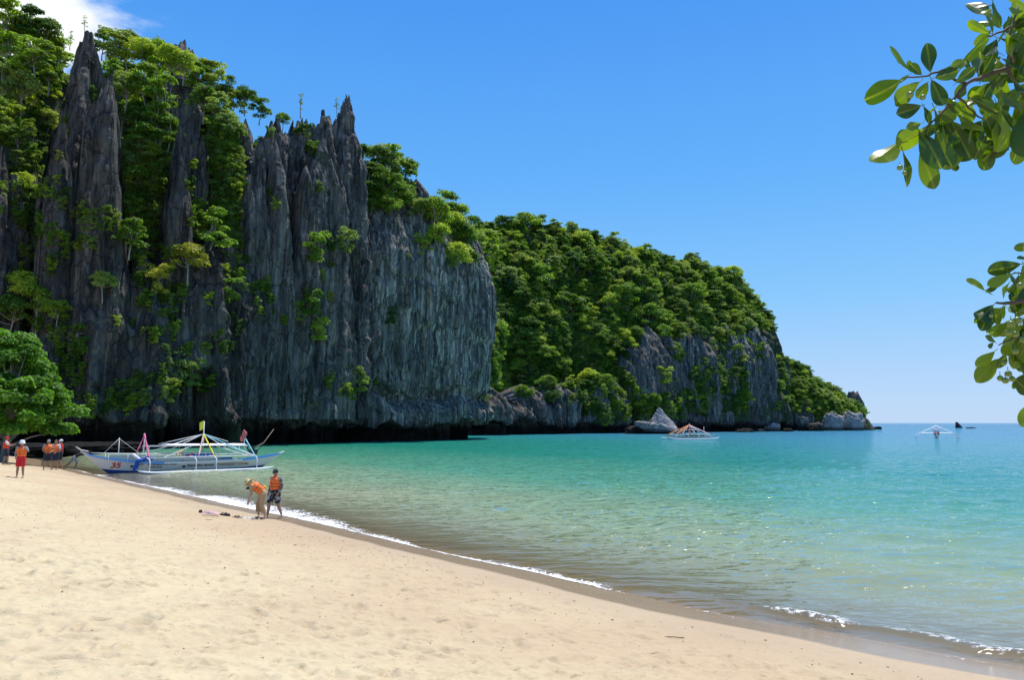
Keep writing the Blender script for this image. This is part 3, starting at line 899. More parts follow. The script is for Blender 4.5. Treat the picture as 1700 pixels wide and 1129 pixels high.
LEAF = leaf_material('tree_leaves', (0.060, 0.140, 0.018), (0.315, 0.470, 0.050), (0.450, 0.520, 0.060), 0.55)
LEAF_GREEN = leaf_material('beach_tree_leaves', (0.055, 0.145, 0.014), (0.20, 0.400, 0.035), (0.20, 0.40, 0.035), 0.5, vary=False)
LEAF_YELLOW = leaf_material('yellow_leaves', (0.16, 0.20, 0.022), (0.52, 0.47, 0.06), (0.52, 0.48, 0.07), vary=False)
BARK = plain('pale_bark', (0.33, 0.30, 0.26), 0.85, 0.35, 3.0, 0.2)


def leaf_cloud(centres, radii, n_per, size, seed, flat=0.6, droop=0.2, tone_of=None):
    """leaf blades spread through domed clumps; returns verts, faces, tone"""
    r = np.random.default_rng(seed)
    centres = np.asarray(centres, float); K = len(centres)
    idx = np.repeat(np.arange(K), n_per)
    n = len(idx)
    d = r.normal(size=(n, 3)); d /= np.linalg.norm(d, axis=1)[:, None]
    d[:, 2] = np.where(d[:, 2] < -0.35, -d[:, 2], d[:, 2])
    rad = (0.45 + 0.6 * r.random(n) ** 0.55) * radii[idx]
    lump = 1 + 0.25 * noise(d[:, 0] * 2.3 + idx * 3.1, d[:, 1] * 2.3, d[:, 2] * 2.3, seed=seed)
    pos = centres[idx] + d * (rad * lump)[:, None] * np.array([1, 1, flat])
    nrm = d * 0.75 + r.normal(size=(n, 3)) * 0.42 + np.array([0, 0, 0.55])
    nrm /= np.linalg.norm(nrm, axis=1)[:, None]
    ax = np.cross(nrm, r.normal(size=(n, 3))); ax /= np.linalg.norm(ax, axis=1)[:, None] + 1e-9
    bx = np.cross(nrm, ax)
    sz = size * (0.6 + 0.8 * r.random(n))
    L_, Wd = sz[:, None], sz[:, None] * 0.42
    v0 = pos - ax * L_ * 0.5; v2 = pos + ax * L_ * 0.5 - nrm * L_ * 0.12
    v1 = pos + bx * Wd + nrm * L_ * 0.06; v3 = pos - bx * Wd + nrm * L_ * 0.06
    V = np.stack([v0, v1, v2, v3], 1).reshape(-1, 3)
    F = np.arange(n * 4).reshape(n, 4)
    ctone = r.random(K)
    tone = np.clip(0.5 * ctone[idx] + 0.5 * r.random(n), 0, 1)
    return V, F, tone


def tree_proto(kind, seed, height, spread, nclump, n_per, leaf, crad, flat=0.6, lean=0.0):
    """mesh data of a crown and of a trunk with limbs; base at the origin"""
    r = np.random.default_rng(seed)
    cs, rs = [], []
    for i in range(nclump):
        a = r.uniform(0, 2 * math.pi)
        if kind == 'tier':           # layered, umbrella-like pads
            lv = r.uniform(0.22, 1.0)
            rr = spread * math.sqrt(r.random()) * (1.15 - 0.75 * lv)
            z = height * lv
        elif kind == 'round':
            z = height * (0.45 + 0.55 * r.random() ** 0.8)
            k = (z / height - 0.45) / 0.55
            rr = spread * math.sqrt(r.random()) * math.sqrt(max(0.05, 1 - (k * 0.95) ** 2))
        elif kind == 'tall':
            lv = r.uniform(0.3, 1.0); z = height * lv
            rr = spread * (0.25 + 0.75 * r.random()) * (0.9 - 0.6 * abs(lv - 0.55))
        else:                        # shrub that drapes
            z = height * (-0.45 + 1.45 * r.random()); rr = spread * math.sqrt(r.random()) * (1 if z > 0 else .6)
        cs.append((rr * math.cos(a) + lean * z, rr * math.sin(a), z)); rs.append(crad * r.uniform(0.65, 1.25))
    cs = np.array(cs); rs = np.array(rs)
    V, F, tone = leaf_cloud(cs, rs, n_per, leaf, seed, flat)
    crown = mesh_np('crown', V, F, False, {'tone': ('FACE', tone)})
    mb = MB()
    top = Vector((lean * height * 0.8 + r.normal() * 0.15, r.normal() * 0.15, height * 0.82))
    tr = max(0.06, height * 0.022)
    mid = Vector((r.normal() * 0.3, r.normal() * 0.3, height * 0.4))
    mb.tube([(0, 0, -1.2), (0.05, 0, 0), mid, top], [tr * 1.3, tr, tr * 0.75, tr * 0.3], 6)
    for c in cs[:: max(1, len(cs) // 9)]:
        f = r.uniform(0.35, 0.75)
        st = Vector((0, 0, 0)).lerp(mid, min(1, f * 2)) if f < 0.5 else mid.lerp(top, (f - 0.5) * 2)
        m_ = st.lerp(Vector(c), 0.55) + Vector((0, 0, -0.1 * height * r.random()))
        mb.tube([st, m_, Vector(c)], [tr * 0.5, tr * 0.33, tr * 0.15], 5)
    me = bpy.data.meshes.new('trunk'); me.from_pydata([tuple(v) for v in mb.v], [], mb.f)
    me.polygons.foreach_set('use_smooth', [True] * len(me.polygons)); me.update()
    me.materials.append(BARK)
    return crown, me


def add_mat(me, mat): me.materials.append(mat); return me


PROTO = {}
for i_ in range(3):
    PROTO['tier', i_] = tree_proto('tier', 11 + i_, 7.5, 4.2, 22, 150, 0.40, 1.35, 0.42)
    PROTO['round', i_] = tree_proto('round', 31 + i_, 7.0, 3.3, 26, 150, 0.36, 1.35, 0.7)
    PROTO['tall', i_] = tree_proto('tall', 51 + i_, 10.0, 3.0, 24, 130, 0.36, 1.2, 0.6)
    PROTO['shrub', i_] = tree_proto('shrub', 71 + i_, 2.6, 1.6, 18, 110, 0.26, 0.72, 0.8)
for i_ in range(3): PROTO['sprawl', i_] = tree_proto('round', 131 + i_, 8.5, 5.0, 30, 130, 0.46, 1.45, 0.6)
PROTO['bare', 0] = tree_proto('tall', 91, 7.0, 1.3, 9, 22, 0.34, 0.5, 0.5)
for k_, (cr_, tr_) in list(PROTO.items()):
    y_ = cr_.copy(); y_.name = 'crown'
    cr_.materials.append(LEAF); y_.materials.append(LEAF_YELLOW)
    PROTO[k_] = (cr_, y_, tr_)

_variant = 0


FORM = {'sprawl': 'wide spreading', 'tier': 'layered', 'round': 'rounded', 'tall': 'tall narrow', 'bare': 'thin sparse', 'shrub': 'low'}


def plant(kind, loc, scale, label, group, name=None, yellow=False, rz=None, tilt=None, cat=None, sz=1.0, var=None):
    v = random.randrange(3) if kind != 'bare' else 0
    if var is not None: v = var
    cr, yl, tr = PROTO[kind, v]
    if group and 'far headland' in group or group == 'trees on the small hill at the tip of the headland':
        px_ = 850 + 1257 * loc[0] / loc[1]
        where = ('next to the near cliff' if px_ < 870 else 'left of its middle' if px_ < 960 else 'at its middle' if px_ < 1050 else 'above the pointed rock' if px_ < 1140 else 'toward its right end' if px_ < 1275 else '')
        label = f"{'big ' if scale > 1.0 else 'small ' if scale < .8 else ''}{FORM[kind]} {label} {where}".strip()
        label = ' '.join(w for w in label.split() if w not in ('leafy',))
    elif group:
        label = f"{'big ' if scale > .72 else 'small ' if scale < .5 else ''}{FORM[kind]} {label}"
    is_shrub = kind == 'shrub'
    o = empty(name or ('shrub' if is_shrub else 'tree'), loc, random.uniform(0, 6.283) if rz is None else rz)
    o.scale = (scale, scale, scale * sz)
    if tilt:
        o.rotation_mode = 'XYZ'; o.rotation_euler = (tilt[0], tilt[1], o.rotation_euler.z)
    tag(o, label, cat or ('shrub' if is_shrub else 'tree'), group)
    link('crown', yl if yellow else cr, o)
    link('stems' if is_shrub else 'trunk', tr, o)
    return o


def cast(px, py, skip=0.0):
    o = Vector((0, 0, CAM_Z)); d = ray(px, py).normalized()
    best = None
    for bv, nm in BVHS:
        h = bv.ray_cast(o + d * skip, d)
        if h[0] is not None and (best is None or h[3] < best[1]): best = (h[0], h[3], nm, h[1])
    return best


# ---- forest on the far headland -------------------------------------------------
TAKEN = []


def spaced(p, rmin):
    for t in TAKEN:
        if (t - p).length < rmin: return False
    TAKEN.append(p); return True


SKY_LABELS = {
    'ridge': ('tree on the skyline of the far headland', 'trees along the skyline of the far headland'),
    'upper': ('tree high on the far headland', 'trees on the upper slope of the far headland'),
    'mid': ('tree halfway up the far headland', 'trees on the middle slope of the far headland'),
    'low': ('tree low on the far headland, at the lower forest edge', 'trees along the lower edge of the forest over the far rock wall'),
    'end': ('green tree on the last small hill at the tip of the headland', 'trees on the small hill at the tip of the headland'),
}
_lo = [(795, 672), (850, 674), (900, 670), (960, 664), (1010, 650), (1036, 610), (1048, 560), (1100, 556), (1180, 562), (1230, 566), (1250, 556), (1290, 556)]


def lower_edge(px): return float(np.interp(px, [a for a, b in _lo], [b for a, b in _lo]))


_up = [(795, 352), (850, 352), (900, 356), (960, 372), (1000, 385), (1060, 398), (1110, 414), (1150, 428), (1200, 448), (1250, 494), (1275, 542), (1285, 600)]


def upper_edge(px): return float(np.interp(px, [a for a, b in _up], [b for a, b in _up]))


def forest_far():
    n = 0
    tries = 0
    cand = []
    for py in np.arange(345, 662, 6.5):
        for px in np.arange(792, 1292, 8.0):
            cand.append((px + random.uniform(-5, 5), py + random.uniform(-4, 4)))
    random.shuffle(cand)
    for px, py in cand:
        if n >= 165: break
        if py < upper_edge(px) - 12 or py > lower_edge(px) or (px > 1235 and py > 548): continue
        h = cast(px, py, 175)
        if not h or h[1] > 420: continue
        if h[2] not in ('hill', 'headland_cliff'): continue
        p = h[0]
        sc = random.choice((random.uniform(.6, 1.0), random.uniform(1.0, 1.4), random.uniform(.8, 1.8))) * (1.0 if py < 560 else 0.85)
        if not spaced(p, 5.6 * sc): continue
        fr = (py - upper_edge(px)) / max(20, lower_edge(px) - upper_edge(px))
        zone = 'ridge' if fr < 0.07 else 'upper' if fr < 0.38 else 'mid' if fr < 0.74 else 'low'
        kind = random.choices(['tier', 'round', 'tall', 'sprawl', 'bare'], [0.3, 0.18, 0.12, 0.34, 0.06])[0]
        if h[2] == 'headland_cliff' and h[3].z < 0.4: kind = 'round'; sc *= 0.8
        base = p - Vector((0, 0, 4.6 * sc if kind != 'tall' else 5.2 * sc))
        plant(kind, base, sc, *SKY_LABELS[zone], tilt=(random.gauss(0, .08), random.gauss(0, .08)))
        n += 1
    # ridge line: trees that stand up against the sky
    for px in np.arange(800, 1270, 15):
        px += random.uniform(-4, 4)
        py = upper_edge(px)
        for k in range(14):
            h = cast(px, py + 3 * k, 175)
            if h: break
        if not h: continue
        sc = random.uniform(0.55, 1.0)
        kind = random.choices(['tier', 'round', 'tall', 'bare'], [0.4, 0.35, 0.15, 0.1])[0]
        if not spaced(h[0], 2.4): continue
        plant(kind, h[0] - Vector((0, 0, 3.6 * sc)), sc, *SKY_LABELS['ridge']); n += 1
    # tip of the headland
    for px, py in [(px_ + random.uniform(-4, 4), py_ + random.uniform(-4, 4)) for px_ in range(1294, 1426, 10) for py_ in range(570, 700, 10)]:
        top = np.interp(px, [1280, 1325, 1360, 1395, 1425], [585, 602, 632, 655, 676])
        bot = np.interp(px, [1280, 1330, 1380, 1425], [672, 684, 684, 682])
        if py < top - 4 or py > bot: continue
        h = cast(px, py, 300)
        if not h: continue
        sc = random.uniform(0.5, 0.85)
        if not spaced(h[0], 5.0 * sc): continue
        plant(random.choice(['tier', 'round']), h[0] - Vector((0, 0, 4.4 * sc)), sc, *SKY_LABELS['end']); n += 1
    print('far trees', n)


forest_far()


# ---- growth on the near cliff ----------------------------------------------------
def near_growth():
    n = 0
    del TAKEN[:]
    # wooded mass behind the pinnacles, seen between them
    cand = [(px + random.uniform(-6, 6), py + random.uniform(-6, 6)) for px in range(-20, 800, 13) for py in range(20, 470, 12)]
    random.shuffle(cand)
    groups = {'l': ('tree in the thicket left of the tallest rock spire', 'trees in the thicket at the left edge'),
              'm': ('green tree in the thicket between the grey rock spires', 'trees between the rock spires'),
              'r': ('tree on the cliff top right of the broad grey crag', 'trees on the cliff top right of the crag')}
    for px, py in cand:
        h = cast(px, py, 60)
        if not h or h[2] != 'hill' or h[1] > 200: continue
        sc = random.uniform(0.42, 0.8)
        if not spaced(h[0], 5.6 * sc): continue
        g = 'l' if px < 120 else 'm' if px < 560 else 'r'
        kind = random.choices(['tier', 'round', 'tall'], [0.45, 0.35, 0.2])[0]
        plant(kind, h[0] - Vector((0, 0, 3.6 * sc)), sc, *groups[g]); n += 1
    # skyline trees over the near cliff (px, distance, photo py of the crown's top, scale, kind)
    sky = [(-14, 112, 20, .9, 'tier'), (12, 110, 2, .95, 'tier'), (34, 113, 22, .8, 'round'), (56, 112, 14, .8, 'tier'), (78, 114, 30, .75, 'round'), (96, 116, 62, .7, 'tier'),
           (22, 108, 60, .85, 'tier'), (64, 108, 66, .85, 'tier'), (4, 106, 110, .8, 'tier'), (40, 107, 120, .75, 'round'), (84, 110, 100, .6, 'tier'), (10, 104, 165, .8, 'tier'), (34, 104, 190, .6, 'shrub'),
           (118, 120, 50, .4, 'bare'), (142, 116, 26, .36, 'bare'), (165, 118, 40, .42, 'bare'), (172, 122, 48, .6, 'tier'), (196, 120, 52, .75, 'tier'), (214, 122, 54, .8, 'tier'), (238, 120, 60, .75, 'round'),
           (262, 122, 68, .8, 'tier'), (286, 118, 74, .75, 'round'), (306, 119, 84, .65, 'round'), (186, 115, 95, .7, 'tier'), (212, 114, 118, .75, 'round'), (244, 114, 108, .8, 'tier'), (272, 113, 128, .95, 'tall'),
           (262, 112, 172, .8, 'tier'), (280, 112, 196, .75, 'tier'), (236, 113, 215, .7, 'tier'), (252, 111, 235, .55, 'round'), (204, 116, 170, .6, 'round'), (228, 113, 165, .6, 'tier'),
           (330, 124, 104, .7, 'tier'), (352, 126, 100, .8, 'tier'), (376, 127, 122, .55, 'tall'), (340, 118, 142, .7, 'round'), (362, 118, 150, .7, 'tier'), (388, 128, 148, .6, 'tier'), (408, 129, 142, .6, 'round'),
           (370, 117, 190, .6, 'tier'), (352, 116, 225, .5, 'round'), (432, 134, 162, .5, 'tier'), (500, 136, 155, .5, 'bare'), (470, 134, 186, .35, 'round'), (560, 140, 162, .4, 'bare'), (585, 141, 195, .42, 'bare'),
           (604, 143, 236, .55, 'tier'), (630, 146, 236, .75, 'round'), (652, 148, 238, .75, 'tier'), (672, 150, 258, .65, 'tier'), (640, 143, 270, .7, 'round'), (612, 141, 270, .55, 'tier'), (664, 146, 292, .6, 'round'),
           (640, 142, 305, .45, 'round'), (610, 141, 305, .4, 'round'), (676, 148, 306, .45, 'round'),
           (718, 158, 318, .5, 'round'), (740, 158, 312, .65, 'tier'), (762, 160, 332, .6, 'round'), (782, 164, 350, .5, 'round'), (726, 152, 345, .6, 'round'), (748, 154, 358, .6, 'round'), (768, 157, 362, .6, 'round'),
           (712, 149, 352, .5, 'round'), (738, 150, 385, .45, 'round'), (758, 152, 392, .45, 'round')]
    HT = {'tier': 8.0, 'round': 8.0, 'tall': 10.6, 'shrub': 3.2, 'bare': 7.3}
    zones = [(-100, 105, 'bushy tree at the upper left corner', 'trees at the upper left corner'),
             (105, 170, 'tree on the skyline beside the tallest spire', 'sparse trees beside the tallest spire'),
             (170, 320, 'bright green tree on the cliff top right of the tallest spire', 'trees on the cliff top right of the tallest spire'),
             (320, 425, 'bright green tree on the cliff top left of the broad fluted crag', 'trees left of the broad crag'),
             (425, 592, 'tree perched among the points of the broad fluted crag', 'small trees on the points of the broad crag'),
             (592, 700, 'tree of the clump overhanging the cliff right of the broad crag', 'trees overhanging the cliff right of the broad crag'),
             (700, 900, 'leafy tree draping over the right end of the near cliff', 'trees over the right end of the near cliff')]
    for px, Y, pt, sc, kind in sky:
        sc *= 1.02 if px < 425 else 1.15 if px < 592 else 1.55
        if 592 <= px: pt += 6
        top = W(px, pt, Y)
        lab, grp = next((l, g) for a, b, l, g in zones if a <= px < b)
        plant(kind, (top.x, top.y, top.z - HT[kind] * sc), sc, lab, grp); n += 1
    # single bushes and trees clinging to the faces, each one to be found in the photograph
    cl = [
        (342, 384, 1.0, 'tier', False, 0.80, 'bright green umbrella tree clinging to the dark cliff above the yellow bush'),
        (300, 432, 1.0, 'round', True, 0.60, 'rounded yellow bush on the dark cliff face'),
        (258, 458, 1.0, 'shrub', True, 0.95, 'small drooping yellow bush left of the rounded yellow one'),
        (520, 405, 1.0, 'shrub', False, 1.05, 'pale green bush on the cliff face beside the fluted buttress'),
        (548, 400, 1.0, 'shrub', False, 0.65, 'small bush wedged above the pale green bush on the buttress edge'),
        (512, 495, 1.0, 'shrub', False, 0.95, 'green bush hanging on the cliff face below the pale green bush'),
        (522, 540, 1.0, 'shrub', False, 0.90, 'green bush draped at the foot of the hanging thicket on the cliff'),
        (494, 515, 1.0, 'shrub', False, 0.62, 'little bush at the left of the hanging thicket on the cliff'),
        (545, 490, 1.0, 'shrub', True, 0.42, 'small yellowish tuft at the right of the hanging thicket'),
        (442, 486, 1.0, 'shrub', False, 0.36, 'tiny green tuft alone on the grey cliff left of the hanging thicket'),
        (648, 520, 1.0, 'shrub', False, 0.75, 'dark green bush in a cleft of the pale streaked buttress'),
        (598, 625, 1.0, 'shrub', False, 0.95, 'dark bush on the ledge under the streaked buttress'),
        (508, 225, 1.0, 'shrub', False, 0.95, 'leafy bush high in the notch of the broad crag'),
        (518, 245, 1.0, 'shrub', False, 0.70, 'lower leafy bush in the notch of the broad crag'),
        (450, 218, 1.0, 'shrub', False, 0.40, 'tiny bush near the left point of the broad crag'),
        (458, 335, 1.0, 'shrub', False, 0.45, 'small green bush midway up the broad crag'),
        (530, 308, 1.0, 'shrub', False, 0.35, 'small grey-green plant right of the middle of the broad crag'),
        (108, 200, 1.0, 'shrub', False, 0.36, 'small green tuft on the shoulder of the tallest spire'),
        (110, 222, 1.0, 'shrub', True, 0.30, 'small yellow tuft under the shoulder of the tallest spire'),
        (98, 258, 1.0, 'shrub', True, 0.30, 'lowest yellow tuft on the left edge of the tallest spire'),
        (155, 155, 1.0, 'shrub', False, 0.42, 'green tuft just under the top of the tallest spire'),
        (42, 325, 1.0, 'shrub', False, 1.0, 'bright bush in the cleft left of the tallest spire'),
        (30, 480, 1.0, 'round', False, 0.62, 'dark green tree at the left edge above the beach tree'),
        (60, 505, 1.0, 'round', False, 0.62, 'dark green tree between the beach tree and the cliff'),
        (48, 470, 1.0, 'shrub', True, 0.62, 'sunlit yellow-green bush at the left edge above the beach tree'),
        (10, 520, 1.0, 'round', False, 0.62, 'dark tree at the left edge right above the beach tree'),
        (90, 520, 1.0, 'round', False, 0.45, 'dark rounded tree at the cliff foot behind the beach tree'),
        (200, 390, 1.0, 'tier', False, 0.55, 'dark green tree on the ledge under the tallest spire'),
        (240, 350, 1.0, 'tier', False, 0.55, 'shaded green tree in the gully right of the tallest spire'),
        (232, 300, 1.0, 'round', False, 0.55, 'shaded tree halfway up the gully right of the tallest spire'),
        (215, 275, 1.0, 'round', False, 0.50, 'tree in the gully against the right side of the tallest spire'),
        (248, 405, 1.0, 'round', False, 0.50, 'shaded tree low in the gully above the yellow bush'),
        (212, 430, 1.0, 'round', False, 0.45, 'dark tree on the lower wall left of the yellow bush'),
        (165, 470, 1.0, 'round', False, 0.42, 'dim bush on the lower wall under the tallest spire'),
        (380, 480, 1.0, 'shrub', False, 0.80, 'dark bush on the lower wall right of the umbrella tree'),
        (400, 470, 1.0, 'shrub', False, 0.45, 'small dark bush beside the umbrella tree on the lower wall'),
        (345, 495, 1.0, 'shrub', False, 0.50, 'small bush on the dark wall below the umbrella tree'),
        (290, 600, 1.0, 'shrub', False, 1.15, 'dark creeper bush low on the shaded wall'),
        (318, 615, 1.0, 'shrub', False, 0.80, 'dark creeper bush low on the shaded wall, right of the larger one'),
        (275, 645, 1.0, 'shrub', False, 0.70, 'dark creeper bush low on the shaded wall, lowest of the three'),
        (700, 405, 1.0, 'shrub', False, 0.9, 'bush at the left of the growth hanging over the streaked buttress'),
        (745, 420, 1.0, 'shrub', False, 1.0, 'dark bush hanging lowest over the streaked buttress'),
        (752, 385, 1.0, 'shrub', False, 1.2, 'large bush hanging over the streaked buttress'),
        (677, 425, 1.0, 'shrub', False, 0.28, 'tiny bright tuft on the streaked buttress under the hanging growth'),
        (450, 315, 1.0, 'shrub', False, 0.35, 'small pale tuft on the grey face above the midway bush'),
        (320, 270, 1.0, 'shrub', False, 0.35, 'small plant on the slim middle spire'),
        (130, 560, 1.0, 'shrub', False, 0.8, 'dim bush at the foot of the cliff right of the dark rounded tree'),
        (700, 352, 1.0, 'round', False, 0.62, 'leafy tree behind the knob of rock on top of the streaked buttress'),
        (722, 362, 1.0, 'round', False, 0.92, 'tree at the upper left of the growth hanging over the streaked buttress'),
        (748, 385, 1.0, 'round', False, 0.95, 'tree at the top of the growth hanging over the streaked buttress'),
        (770, 398, 1.0, 'round', False, 0.85, 'tree at the upper right of the growth hanging over the streaked buttress'),
        (726, 400, 1.0, 'round', False, 0.8, 'tree in the middle of the growth hanging over the streaked buttress'),
        (757, 430, 1.0, 'round', False, 0.78, 'dark tree low in the growth hanging over the streaked buttress'),
        (778, 430, 1.0, 'round', False, 0.45, 'small tree at the right edge of the streaked buttress'),
        (620, 350, 1.0, 'round', False, 0.55, 'tree on the rim of the streaked buttress beside the broad crag'),
        (652, 346, 1.0, 'round', False, 0.60, 'tree on the rim at the middle of the streaked buttress'),
        (676, 338, 1.0, 'round', False, 0.55, 'tree on the rim just left of the knob of rock'),
        (575, 395, 1.0, 'shrub', False, 0.9, 'bush in the angle between the broad crag and the streaked buttress'),
        # far headland
        (1060, 655, 1.0, 'shrub', False, 1.4, 'green bush alone low on the far rock wall above the pale pointed rock'),
        (1120, 585, 1.0, 'shrub', False, 1.0, 'small green bush on the far rock wall under the forest edge'),
        (1105, 620, 1.0, 'shrub', False, 1.3, 'dark bush halfway down the far rock wall'),
        (1225, 580, 1.0, 'round', False, 0.6, 'green tree hanging over the right part of the far rock wall'),
        (1258, 580, 1.0, 'shrub', False, 1.5, 'bush near the right end of the far rock wall'),
        (880, 660, 1.0, 'round', False, 0.65, 'green tree low on the far cliff near the end of the near cliff'),
        (835, 650, 1.0, 'round', False, 0.75, 'lowest bright tree in the corner between the two cliffs'),
        (860, 610, 1.0, 'round', False, 0.8, 'bright tree in the corner between the two cliffs'),
    ]
    for px, py, _, kind, yel, sc, lab in cl:
        h = cast(px, py, 60)
        if not h: print('no hit', px, py); continue
        ht = 1.3 * sc if kind == 'shrub' else 5.0 * sc
        out_ = Vector((h[3].x, h[3].y, 0))
        out_ = out_.normalized() * ((0.5 if kind == 'shrub' else 2.4 if px < 360 and 370 < py < 470 else 1.2) * sc) if out_.length > 0.2 else Vector((0, 0, 0))
        if out_.dot(h[0]) > 0: out_ = -out_
        plant(kind, h[0] + out_ - Vector((0, 0, ht)), sc * 1.15, lab, None, yellow=yel,
              name='cliff_shrub' if kind == 'shrub' else 'cliff_tree'); n += 1
    print('near trees', n)


near_growth()


# ---- undergrowth: leafy cover between the crowns ----------------------------------
def instancer(pts, scales, crown_objs, name, label):
    """one object that sets a crown on each of its points"""
    me = bpy.data.meshes.new(name); me.vertices.add(len(pts)); me.vertices.foreach_set('co', np.asarray(pts, np.float32).ravel())
    n = len(pts)
    for an, arr in (('sc', scales), ('rot', rng.uniform(0, 6.28, n)), ('pick', rng.integers(0, len(crown_objs), n).astype(float))):
        a = me.attributes.new(an, 'FLOAT', 'POINT'); a.data.foreach_set('value', np.asarray(arr, np.float32))
    me.update()
    o = link(name, me)
    tag(o, label, kind='stuff')
    ng = bpy.data.node_groups.new(name, 'GeometryNodeTree')
    ng.interface.new_socket('Geometry', in_out='INPUT', socket_type='NodeSocketGeometry')
    ng.interface.new_socket('Geometry', in_out='OUTPUT', socket_type='NodeSocketGeometry')
    N, L = ng.nodes.new, ng.links.new
    gi, go = N('NodeGroupInput'), N('NodeGroupOutput')
    jn = N('GeometryNodeJoinGeometry')
    def na(nm):
        a = N('GeometryNodeInputNamedAttribute'); a.data_type = 'FLOAT'; a.inputs['Name'].default_value = nm
        return a.outputs['Attribute']
    rot = N('ShaderNodeCombineXYZ'); L(na('rot'), rot.inputs['Z'])
    scv = N('ShaderNodeCombineXYZ')
    sc_ = na('sc')
    for i in range(3): L(sc_, scv.inputs[i])
    for k, co in enumerate(crown_objs):
        oi = N('GeometryNodeObjectInfo'); oi.inputs['Object'].default_value = co; oi.transform_space = 'ORIGINAL'
        oi.inputs['As Instance'].default_value = True
        cm = N('ShaderNodeMath'); cm.operation = 'COMPARE'; cm.inputs[1].default_value = k; cm.inputs[2].default_value = .3
        L(na('pick'), cm.inputs[0])
        ip = N('GeometryNodeInstanceOnPoints')
        L(gi.outputs[0], ip.inputs['Points']); L(oi.outputs['Geometry'], ip.inputs['Instance']); L(cm.outputs[0], ip.inputs['Selection'])
        L(rot.outputs[0], ip.inputs['Rotation']); L(scv.outputs[0], ip.inputs['Scale'])
        L(ip.outputs[0], jn.inputs[0])
    L(jn.outputs[0], go.inputs[0])
    md = o.modifiers.new('n', 'NODES'); md.node_group = ng
    return o


def undergrowth():
    want = [('round', 0), ('sprawl', 1), ('tall', 2), ('tier', 1), ('sprawl', 0), ('shrub', 0)]
    meshes = {PROTO[k][0]: k for k in want}
    found = {}
    for o in scene.objects:
        if o.type == 'MESH' and o.data in meshes and meshes[o.data] not in found: found[meshes[o.data]] = o
    crowns = [found[k] for k in want if k in found and k[0] != 'shrub']
    shrubs = [found[k] for k in want if k in found and k[0] == 'shrub']
    fp, fs, sp, ss = [], [], [], []
    for o in [o for o in scene.objects if o.name.startswith('hill')]:
        me = o.data
        a = np.empty(len(me.vertices) * 3, np.float32); me.vertices.foreach_get('co', a); a = a.reshape(-1, 3)
        nv = np.empty(len(me.vertices) * 3, np.float32); me.vertices.foreach_get('normal', nv); nv = nv.reshape(-1, 3)
        ok = (a[:, 2] > 7) & (nv[:, 1] < 0.25)
        pxs = 850 + 1257 * a[:, 0] / np.maximum(a[:, 1], 1)
        pys = 702 - 1250 * (a[:, 2] - CAM_Z) / np.maximum(a[:, 1], 1)
        ok &= ~((a[:, 1].mean() > 200) & (a[:, 1].mean() < 342) & (pxs > 1240) & (pys > 545))
        a = a[ok]
        Ym = a[:, 1].mean()
        k = 520 if Ym > 330 else 2300 if Ym > 200 else 900 if Ym > 125 else 170
        sel = rng.choice(len(a), min(k, len(a)), replace=False)
        s_ = (.28 + .8 * rng.random(len(sel)) ** 2) * (1 if Ym > 200 else .55 if Ym > 125 else .4)
        fp.append(a[sel] - np.stack([s_ * 0, s_ * 0, s_ * 5.3], -1)); fs.append(s_)
        sel = rng.choice(len(a), min(k * 2, len(a)), replace=False)
        s_ = rng.uniform(.5, 1.1, len(sel)) * (1 if Ym > 200 else .6)
        sp.append(a[sel] - np.stack([s_ * 0, s_ * 0, s_ * 1.2], -1)); ss.append(s_)
    instancer(np.concatenate(fp), np.concatenate(fs), crowns, 'forest', 'dense forest canopy that closes the gaps between the larger trees')
    gp, gs = [], []
    for _ in range(5200):
        if random.random() < .6: px, py = random.uniform(0, 590), random.uniform(290, 690)
        else: px, py = random.uniform(815, 1280), random.uniform(600, 705)
        v = float(fbm(px / 55, py / 45, 0, 3, 222))
        lim = (.42 if py < 540 else .25) if px < 400 else .48 if px < 600 else (-.05 if py < 668 else .3) if px < 1045 else .52
        if v < lim or px > 1225: continue
        h = cast(px, py, 60)
        if not h or not h[2].endswith('cliff') or h[0].z < 5: continue
        out_ = Vector((h[3].x, h[3].y, 0)); out_ = -out_ if out_.dot(h[0]) > 0 else out_
        k_ = random.uniform(.22, .5) * (2.2 if h[1] > 180 else 1)
        gp.append(h[0] + out_ * .2 - Vector((0, 0, 1.3 * k_))); gs.append(k_)
        if len(gp) > 520: break
    instancer(np.array([tuple(q) for q in gp]), np.array(gs), shrubs, 'cliff_growth', 'small plants and creepers rooted in the cracks of the cliffs')
    instancer(np.concatenate(sp), np.concatenate(ss), shrubs, 'undergrowth', 'leafy undergrowth on the slopes beneath the trees')


undergrowth()


